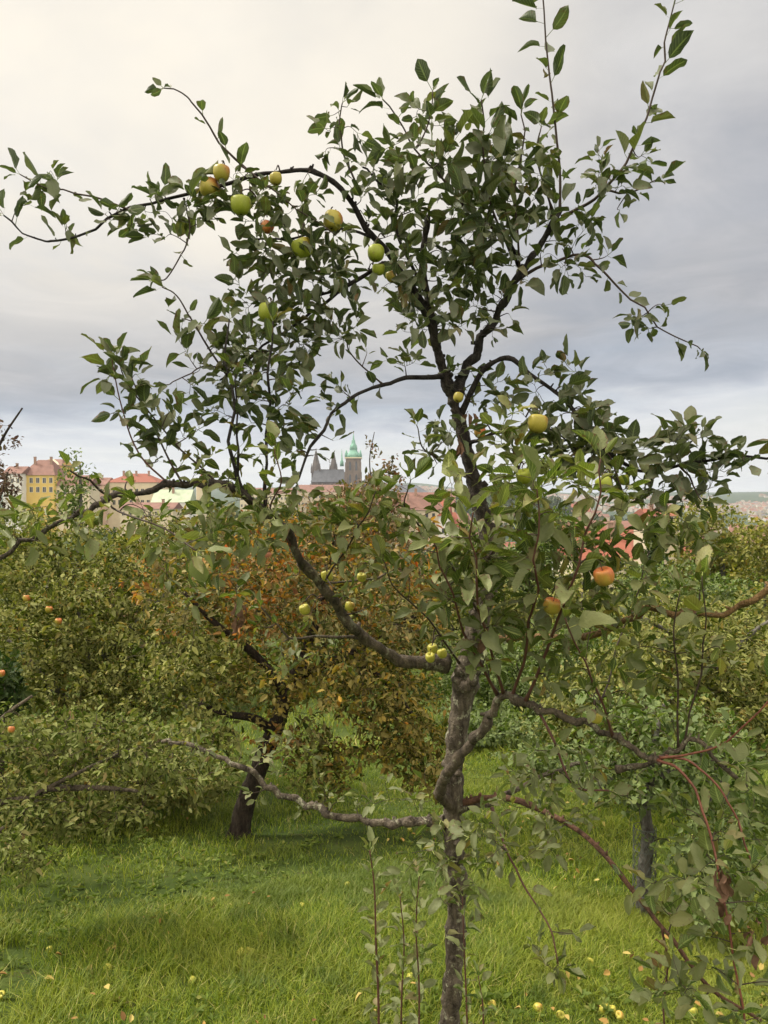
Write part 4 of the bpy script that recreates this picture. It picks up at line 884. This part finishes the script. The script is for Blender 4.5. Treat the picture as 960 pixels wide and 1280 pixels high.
tag(b.build('fallen_leaves', finish(T, c_)), 'brown and yellow leaves scattered in the orchard grass', 'leaves', kind='stuff')

# ------------------------------------------------------------------ town, palaces, cathedral
def wallm(name, col): return plain(name, col, .9, .10, .25)
m, T = mat('roof_tile', .85, .2)
g = T.n('ShaderNodeNewGeometry').outputs['Position']; oi = T.n('ShaderNodeObjectInfo').outputs['Random']
wv = T.n('ShaderNodeTexWave', dict(bands_direction='Z'), Vector=g, Scale=1.1, Distortion=.4).outputs['Fac']
f = T.noise(g, .6, 6, .7)
c_ = T.mix(T.math('MULTIPLY', oi, .7), (.31, .10, .06), (.20, .09, .065)); c_ = T.mix(smooth_t(T, f, .35, .7), c_, (.24, .085, .06)); c_ = T.mix(T.math('MULTIPLY', wv, .25), c_, (.15, .05, .035))
M['tile'] = finish(T, c_)
M['pale_green'] = plain('pale_green_roof', (.34, .40, .29), .8, .15, .4)
M['old_tile'] = plain('weathered_roof_tile', (.19, .105, .085), .9, .2, .4)
M['slate'] = plain('slate_roof', (.085, .09, .105), .8, .3, .2)
M['stone'] = plain('sandstone', (.155, .125, .105), .95, .35, .12)
M['dark_stone'] = plain('dark_sandstone', (.10, .085, .08), .95, .35, .2)
M['copper'] = plain('green_copper', (.17, .34, .27), .7, .25, .3)
M['gold'] = plain('gilding', (.5, .36, .12), .4)
M['yellow'] = wallm('yellow_plaster', (.60, .43, .13)); M['cream'] = wallm('cream_plaster', (.58, .50, .36)); M['white'] = wallm('white_plaster', (.66, .65, .62)); M['pinkp'] = wallm('pink_plaster', (.55, .40, .32))
M['tan'] = wallm('tan_plaster', (.50, .42, .30))
M['glass'] = plain('dark_window_glass', (.04, .045, .055), .15, .2, 1, .6); M['trim'] = wallm('pale_stone_trim', (.62, .55, .40)); M['brick'] = plain('chimney_brick', (.30, .20, .15))
def roof_mb(cx, cy, w, d, z0, h, hip=.0, ov=.5):
    b = MB(); x0, x1, y0, y1 = cx-w/2-ov, cx+w/2+ov, cy-d/2-ov, cy+d/2+ov; hx = hip*(d/2)
    v = [(x0, y0, z0), (x1, y0, z0), (x1, y1, z0), (x0, y1, z0), (x0+hx, cy, z0+h), (x1-hx, cy, z0+h)]
    b.add(v, [(0, 1, 5, 4), (2, 3, 4, 5), (3, 2, 1, 0)], [(1, 2, 5), (3, 0, 4)]); return b
def house(name, label, px0, px1, ptop, peave, Yd, depth, wall, roof, wins=None, group=None, hip=.0, chim=2, cat='building', rotz=0):
    """front face between px0 and px1, ridge at ptop, eave at peave, standing on the ground at distance Yd"""
    x0, x1 = (px0-CX)/F*Yd, (px1-CX)/F*Yd; cx = (x0+x1)/2; w = x1-x0
    zr = P(480, ptop, Yd+depth/2)[2]; ze = P(480, peave, Yd)[2]; zg = float(min(H(cx, Yd), H(cx, Yd+depth)))-1.0
    t = thing(name, label, cat, (cx, Yd+depth/2, zg), rotz, group)
    org = np.array([cx, Yd+depth/2, zg])
    b = MB(); b.box(x0, x1, Yd, Yd+depth, zg, ze)
    if hip < .5:
        b.add([(x0, Yd, ze), (x0, Yd+depth, ze), (x0, Yd+depth/2, zr-.25), (x1, Yd, ze), (x1, Yd+depth, ze), (x1, Yd+depth/2, zr-.25)], None, [(0, 2, 1), (3, 4, 5)])
    b.build('wall', M[wall], t, False, org)
    rf = roof_mb(cx, Yd+depth/2, w, depth, ze+.02, zr-ze, hip).build('roof', M[roof], t, False, org)
    for k in range(chim):
        b = MB(); xc = x0+w*(.25+.5*k/max(1, chim-1)) if chim > 1 else cx; yc = Yd+depth*.36; zc = ze+(zr-ze)*.5
        b.box(xc-.5, xc+.5, yc-.4, yc+.4, zc, zr+1.2); b.box(xc-.62, xc+.62, yc-.52, yc+.52, zr+1.2, zr+1.45); ch = b.build('chimney', M['brick'], None, False, org); ch.location = (0, 0, 0); ch.parent = rf
    if wins:
        nx, rows, ww, wh_ = wins
        for iz in range(len(rows)):
            for ix in range(nx):
                xc = x0+w*(ix+.5)/nx; zc = P(480, rows[iz], Yd)[2]
                b = MB(); fw = .18
                for (a0, a1, c0, c1) in ((-ww/2-fw, -ww/2, -wh_/2-fw, wh_/2+fw), (ww/2, ww/2+fw, -wh_/2-fw, wh_/2+fw), (-ww/2, ww/2, wh_/2, wh_/2+fw), (-ww/2, ww/2, -wh_/2-fw, -wh_/2)):
                    b.box(xc+a0, xc+a1, Yd-.12, Yd+.05, zc+c0, zc+c1)
                b.box(xc-.05, xc+.05, Yd-.06, Yd+.0, zc-wh_/2, zc+wh_/2)
                wo = b.build('window', M['trim'], t, False, org)
                b = MB(); b.box(xc-ww/2, xc+ww/2, Yd-.03, Yd+.02, zc-wh_/2, zc+wh_/2); po = b.build('pane', M['glass'], None, False, org); po.location = (0, 0, 0); po.parent = wo
    return t
house('palace', 'yellow palace with two rows of windows and a pinkish tiled roof, far left', 27, 68, 575, 594, 350, 16, 'yellow', 'old_tile', (5, (600.5, 612), 1.5, 2.4), hip=.6, chim=2)
house('townhouse', 'white house with a tiled roof left of the yellow palace', 4, 26.5, 583, 592, 345, 14, 'white', 'old_tile', (3, (601, 612), 1.3, 2.0), chim=1)
pb = house('palace', 'tall yellow palace wing with a triangular gable behind the yellow palace', 46, 77, 574, 582, 372, 16, 'yellow', 'old_tile', None, chim=0, hip=.4)
x0, x1 = (52-CX)/F*371, (73-CX)/F*371; zt = P(480, 573.5, 371)[2]; ze = P(480, 581, 371)[2]
b = MB(); b.add([(x0, 371, ze), (x1, 371, ze), ((x0+x1)/2, 371, zt), (x0, 376, ze), (x1, 376, ze), ((x0+x1)/2, 376, zt)], [(0, 2, 5, 3), (1, 4, 5, 2)], [(0, 1, 2), (3, 5, 4)])
b.build('gable', M['trim'], pb, False)
house('townhouse', 'low yellow annex with a pinkish roof right of the yellow palace', 68.5, 112, 594, 607, 352, 13, 'cream', 'old_tile', (5, (615,), 1.2, 1.8), chim=1)
house('palace', 'long cream building with a bright red hipped roof', 132, 196, 592, 603, 400, 24, 'cream', 'tile', (9, (614, 628), 1.6, 2.6), hip=.8, chim=3)
house('townhouse', 'cream house with a weathered roof left of the long cream building', 113, 131.5, 597, 606, 396, 18, 'pinkp', 'old_tile', (3, (614, 626), 1.4, 2.2), chim=1)
house('townhouse', 'pale house in front of the long cream building under a low red roof', 150, 216, 628, 636, 300, 14, 'cream', 'old_tile', (8, (642,), 1.1, 1.6), chim=2)
house('townhouse', 'house with a pale green roof left of the red turret', 190, 236, 612, 628, 330, 13, 'white', 'pale_green', (5, (636,), 1.1, 1.6), chim=1)
# red turret
Yt = 420; xt = (252-CX)/F*Yt; zg = float(H(xt, Yt)); zt0 = P(0, 606, Yt)[2]
t = thing('turret', 'small turret with a pointed red roof among the palaces', 'tower', (xt, Yt, zg)); sc = Yt/F
b = MB(); b.tube([(xt, Yt, zg-1), (xt, Yt, zt0)], 6.5*sc, 8); b.build('wall', M['cream'], t, False)
b = MB(); b.tube([(xt, Yt, zt0+.01), (xt, Yt, P(0, 600, Yt)[2]), (xt, Yt, P(0, 592, Yt)[2])], [7.8*sc, 4*sc, .2*sc], 8); b.build('roof', M['tile'], t, False)
b = MB(); b.tube([(xt, Yt, P(0, 592, Yt)[2]-.2), (xt, Yt, P(0, 586, Yt)[2])], [.25, .1], 6); b.build('finial', M['dark_stone'], t)
# cathedral
Yc = 1000; k1 = Yc/F
def cx_(px): return (px-CX)/F*Yc
def cz(py): return float(P(480, py, Yc)[2])
zb = float(H(cx_(430), Yc))-2
cat = thing('cathedral', 'grey stone cathedral with green copper-topped tower and two dark pointed spires on the skyline', 'cathedral', (cx_(430), Yc+20, zb))
b = MB(); xm = cx_(441.5); hw = 9.3*k1
b.box(xm-hw, xm+hw, Yc, Yc+2*hw, zb, cz(573))
for sx in (-1, 1):        # corner buttresses
    for (q0, q1) in ((zb, cz(590)), (cz(590), cz(578))):
        e = 1.6 if q0 == zb else .9; b.box(xm+sx*hw-e, xm+sx*hw+e, Yc-e, Yc+e, q0, q1)
ct = b.build('tower', M['stone'], cat, False)
for zz_ in (588, 604):
    for sx in (-.42, .42):
        b = MB(); b.box(xm+sx*hw-1.4, xm+sx*hw+1.4, Yc-.15, Yc+.2, cz(zz_), cz(zz_-9)); b.add([(xm+sx*hw-1.4, Yc-.15, cz(zz_-9)), (xm+sx*hw+1.4, Yc-.15, cz(zz_-9)), (xm+sx*hw, Yc-.15, cz(zz_-12))], None, [(0, 1, 2)])
        o = b.build('belfry_window', M['glass'], None, False, np.array(cat.location)); o.location = (0, 0, 0); o.parent = ct
b = MB(); b.box(xm-hw-1.3, xm+hw+1.3, Yc-1.3, Yc+2*hw+1.3, cz(573)+.02, cz(571.5)); b.build('gallery', M['trim'], cat, False)
def prism_stack(b, x, y, prof, sides=8, rot=True): b.tube([(x, y, cz(p)) for p, _ in prof], [w*k1 for _, w in prof], sides)
b = MB(); yc2 = Yc+hw
prism_stack(b, xm, yc2, [(571.6, 9.0), (568.5, 8.6), (565.5, 6.6), (563, 4.8), (561.5, 4.6), (561.2, 4.9), (556, 4.2), (554.5, 2.8), (553, 2.5), (550, 2.2), (548.8, 1.2), (545.5, .9), (541, .25)], 12)
sp_ = b.build('spire', M['copper'], cat)
b = MB(); b.tube([(xm, yc2, cz(541.2)), (xm, yc2, cz(539))], [.5, .2], 6); o = b.build('finial', M['gold'], None, True, np.array(cat.location)); o.location = (0, 0, 0); o.parent = sp_
for sx in (-1, 1):
    for sy in (0, 1):
        b = MB(); prism_stack(b, xm+sx*hw*.95, Yc+.6+sy*(2*hw-1.2), [(571.6, 1.7), (567.5, 1.7), (566, 1.2), (562, .15)], 8); b.build('corner_turret', M['copper'], cat)
for px_, tp_, wd_ in ((391, 557.5, 5.6), (414, 562, 4.6)):
    b = MB(); x_ = cx_(px_); y_ = Yc+50
    b.box(x_-wd_*k1, x_+wd_*k1, y_-wd_*k1, y_+wd_*k1, zb, cz(588)); o1 = b.build('west_tower', M['dark_stone'], cat, False)
    b = MB(); prism_stack(b, x_, y_, [(588, wd_*1.15), (582, wd_*1.0), (574, wd_*.68), (566, wd_*.34), (tp_, .12)], 8)
    for q in range(5):
        pz = 585-q*5; ww = wd_*(1.0-q*.18)
        for a in range(4): an = a*math.pi/2+.785; b.tube([(x_+ww*k1*math.cos(an), y_+ww*k1*math.sin(an), cz(pz)), (x_+ww*k1*math.cos(an), y_+ww*k1*math.sin(an), cz(pz-2.5))], [.7, .1], 4)
    b.build('west_spire', M['dark_stone'], cat, False)
    for sx in (-1, 1):
        b = MB(); prism_stack(b, x_+sx*wd_*k1, y_-wd_*k1, [(590, 1.1), (584, 1.0), (577, .1)], 6); b.build('pinnacle', M['dark_stone'], cat, False)
b = MB(); x0, x1 = cx_(386), cx_(431); ym = Yc+45
b.box(x0, x1, Yc+32, Yc+58, zb, cz(602)); b.build('nave', M['dark_stone'], cat, False)
b = roof_mb((x0+x1)/2, ym, x1-x0, 26, cz(602)+.05, cz(585)-cz(602), .35, .6); b.build('nave_roof', M['slate'], cat, False)
for q in range(8):
    b = MB(); xx = x0+(x1-x0)*(q+.5)/8; b.box(xx-.7, xx+.7, Yc+26, Yc+32, zb, cz(608)); prism_stack(b, xx, Yc+27, [(608, .9), (603, .08)], 4); b.build('buttress', M['dark_stone'], cat, False)
b = MB(); b.box(cx_(425)-7, cx_(425)+7, Yc+6, Yc+32, zb, cz(604)); b.build('transept', M['stone'], cat, False)
b = MB(); prism_stack(b, cx_(425), ym, [(581, 2.6), (575, 2.2), (573, 1.2), (566, .7), (558, .1)], 8); b.build('ridge_turret', M['copper'], cat)
b = MB(); b.box(cx_(451.5), cx_(474), Yc+34, Yc+56, zb, cz(607)); b.build('choir', M['stone'], cat, False)
roof_mb((cx_(451.5)+cx_(474))/2, Yc+45, cx_(474)-cx_(451.5), 22, cz(607)+.05, cz(592)-cz(607), .6, .5).build('choir_roof', M['slate'], cat, False)
# palaces round the castle
house('palace', 'castle wing with a brownish red roof in front of the cathedral nave', 372, 432, 606, 615, 940, 30, 'tan', 'old_tile', (14, (621, 630), 2.2, 3.4), chim=3)
house('palace', 'cream castle wing with a red roof below the cathedral tower', 433, 476, 609, 617, 930, 28, 'cream', 'old_tile', (10, (623, 631), 2.2, 3.4), chim=2)
house('palace', 'cream palace with a dark grey hipped roof right of the cathedral', 484, 536, 606, 616, 800, 30, 'tan', 'slate', (10, (621, 629), 2.0, 3.2), hip=.9, chim=0)
house('palace', 'long pale castle range stretching left of the cathedral', 300, 368, 610, 617, 900, 24, 'cream', 'old_tile', (15, (623, 632), 2.0, 3.0), chim=3)
house('palace', 'large house with a broad bright red roof in the gap right of the trunk', 716, 792, 662, 700, 128, 13, 'cream', 'tile', (6, (708,), 1.2, 1.7), chim=2)
house('townhouse', 'white-walled house with a small red roof left of the broad red roof', 703, 727, 655, 668, 150, 9, 'white', 'tile', (2, (674, 684), 1.2, 1.6), chim=1)
house('townhouse', 'tan block with a low red roof right of the broad red roof', 812, 850, 636, 645, 190, 12, 'tan', 'tile', (5, (651, 660), 1.2, 1.9), chim=2)
# town houses in the valley: one per kind, then copies
rt2 = np.random.RandomState(31)
protos = []
for k, (wl, rf, ww, dd, ze, rh) in enumerate((('cream', 'tile', 15, 11, 11, 5), ('white', 'tile', 20, 12, 14, 6), ('tan', 'old_tile', 26, 12, 15, 5), ('pinkp', 'tile', 12, 10, 9, 5))):
    t = thing('townhouse', '', 'house'); b = MB(); b.box(-ww/2, ww/2, -dd/2, dd/2, -8, ze)
    b.add([(-ww/2, -dd/2, ze), (-ww/2, dd/2, ze), (-ww/2, 0, ze+rh-.3), (ww/2, -dd/2, ze), (ww/2, dd/2, ze), (ww/2, 0, ze+rh-.3)], None, [(0, 2, 1), (3, 4, 5)]); b.build('wall', M[wl], t, False)
    r_ = roof_mb(0, 0, ww, dd, ze+.03, rh).build('roof', M[rf], t, False)
    b = MB(); b.box(-2, -1, -2, -1, ze+rh*.5, ze+rh+1.5); ch = b.build('chimney', M['brick'], None, False); ch.parent = r_
    nwin = int(ww/3)
    for ix in range(nwin):
        for iz in range(3):
            b = MB(); xx = -ww/2+ww*(ix+.5)/nwin; zz_ = ze-2.2-iz*3.4; b.box(xx-.65, xx+.65, -dd/2-.06, -dd/2+.05, zz_-.9, zz_+.9); b.build('window', M['glass'], t, False)
    protos.append(t)
lbs = {0: 'cream house with a red tiled roof in the valley town', 1: 'white house with a red tiled roof in the valley town', 2: 'long tan house with a weathered roof in the valley town', 3: 'small pink house with a red tiled roof in the valley town'}
used = set()
for q in range(150):
    if q < 36: px_ = 505+85*rt2.rand(); Yd = 300+260*rt2.rand()
    elif q < 95: px_ = 690+290*rt2.rand(); Yd = 210+420*rt2.rand()**.8
    else: px_ = 560+420*rt2.rand(); Yd = 620+1100*rt2.rand()
    x = (px_-CX)/F*Yd; z = float(H(x, Yd)); k = rt2.randint(4)
    if z > -20 and q >= 36 and Yd < 1200: z = z
    if k in used:
        t = protos[k].copy(); C.objects.link(t)
        for ch in list(protos[k].children):
            if ch.name.startswith('window') and Yd > 450: continue
            copy_tree(ch, t)
    else: t = protos[k]; used.add(k)
    t['label'] = lbs[k]; t['group'] = 'houses of the valley town'; t['category'] = 'house'
    t.location = (x, Yd, z-1); t.rotation_euler = (0, 0, (rt2.rand()-.5)*1.1); s = .8+.5*rt2.rand(); t.scale = (s, s, s)
for k in range(4):
    if k not in used: pass
# far city mass
b = MB(); n = 4600; r = np.random.RandomState(4)
d = 1700+2700*r.rand(n)**.9; a = R(-4)+R(38)*r.rand(n); x = d*np.sin(a); y = d*np.cos(a); z = H(x, y)
kp = fbm(x, y, .006, 6) > -.12; x, y, z = x[kp], y[kp], z[kp]; n = len(x)
ww = 8+16*r.rand(n); dd = 7+7*r.rand(n); hh = 5+9*r.rand(n); an = r.rand(n)*3.14
ca, sa = np.cos(an), np.sin(an); vs = []
for (u_, v_, h_) in ((-1, -1, -3), (1, -1, -3), (1, 1, -3), (-1, 1, -3), (-1, -1, 0), (1, -1, 0), (1, 1, 0), (-1, 1, 0)):
    lx, ly = u_*ww/2, v_*dd/2; vs.append(np.stack([x+lx*ca-ly*sa, y+lx*sa+ly*ca, z+(hh if h_ == 0 else h_)], 1))
for u_ in (-1, 1): lx = u_*ww/2; vs.append(np.stack([x+lx*ca, y+lx*sa, z+hh+4], 1))
V = np.stack(vs, 1).reshape(-1, 3); o = np.arange(n)[:, None]*10
wq = np.vstack([o+np.array([q]) for q in ((0, 1, 5, 4), (1, 2, 6, 5), (2, 3, 7, 6), (3, 0, 4, 7))]); wt = np.vstack([o+np.array([q]) for q in ((4, 7, 8), (5, 9, 6))]); rq = np.vstack([o+np.array([q]) for q in ((4, 5, 9, 8), (6, 7, 8, 9))])
m, T = mat('far_city', .9, .2); g = T.n('ShaderNodeNewGeometry'); nz = T.n('ShaderNodeSeparateXYZ', _0=g.outputs['Normal']).outputs[2]; rnd = g.outputs['Random Per Island']
wc = T.ramp(rnd, [(0, (.26, .22, .16)), (.5, (.38, .33, .26)), (1, (.52, .50, .45))]); rc = T.ramp(T.math('FRACT', T.math('MULTIPLY', rnd, 7.7)), [(0, (.24, .10, .07)), (.6, (.20, .13, .10)), (1, (.14, .14, .15))])
b.add(V, np.vstack([wq, rq]), wt); tag(b.build('far_city', finish(T, T.mix(T.math('GREATER_THAN', nz, .3), wc, rc)), smooth=False), 'hazy mass of pale far-off city buildings along the right horizon', 'city', kind='stuff')
# woods on the hills and slopes: clumps of leaf masses standing on the ground
b = MB(); r = np.random.RandomState(14); px_, py_ = [], []
def crowns(x, y, rr_, nper, lf):
    for X0, Y0, R1 in zip(x, y, rr_):
        z0 = float(H(X0, Y0)); u_ = unit(r.randn(nper, 3)); u_[:, 2] = np.abs(u_[:, 2])*1.1
        p = np.array([X0, Y0, z0+R1*.35])+u_*R1*(.65+.35*r.rand(nper, 1)); leaves_coarse(b, p, u_[:, [1, 0, 2]]+r.randn(nper, 3)*.6, u_+r.randn(nper, 3)*.3, lf*R1*(.7+.6*r.rand(nper)), 1, .42)
n = 420; x = 215+r.randn(n)*130; y = 1290+r.randn(n)*90; crowns(x, y, 6+5*r.rand(n), 34, .55)
n = 260; y = 90+240*r.rand(n); x = (-.62+1.2*r.rand(n))*y; kp = np.abs(x/y-.27) > .07; crowns(x[kp], y[kp], 2.6+2.2*r.rand(kp.sum()), 46, .42)
n = 160; x = -300+360*r.rand(n); y = 430+420*r.rand(n); crowns(x, y, 3+3*r.rand(n), 34, .5)
tag(b.build('far_woods', leafmat('wood_leaf', [(0, (.025, .05, .018)), (.5, (.045, .07, .022)), (.85, (.08, .10, .03)), (1, (.17, .12, .03))], (.07, .09, .04), 0, veins=False), smooth=False), 'dark green woods on the distant hill and the slopes above the town', 'woods', kind='stuff')

# ------------------------------------------------------------------ air
m = bpy.data.materials.new('haze_air'); m.use_nodes = True; nt = m.node_tree; nt.nodes.clear()
pv = nt.nodes.new('ShaderNodeVolumePrincipled'); pv.inputs['Color'].default_value = (.80, .88, 1, 1); pv.inputs['Density'].default_value = 0.9e-4; pv.inputs['Anisotropy'].default_value = .2
mo = nt.nodes.new('ShaderNodeOutputMaterial'); nt.links.new(pv.outputs[0], mo.inputs['Volume'])
b = MB(); b.box(-9700, 9700, -9700, 9700, float(V[:, 2].min())*0-110, 260)
o = b.build('haze', m, None, False); tag(o, 'pale blue haze over the far city and hills', 'haze', kind='stuff')
print('objects', len(bpy.data.objects), 'polys', sum(len(m_.polygons) for m_ in bpy.data.meshes))
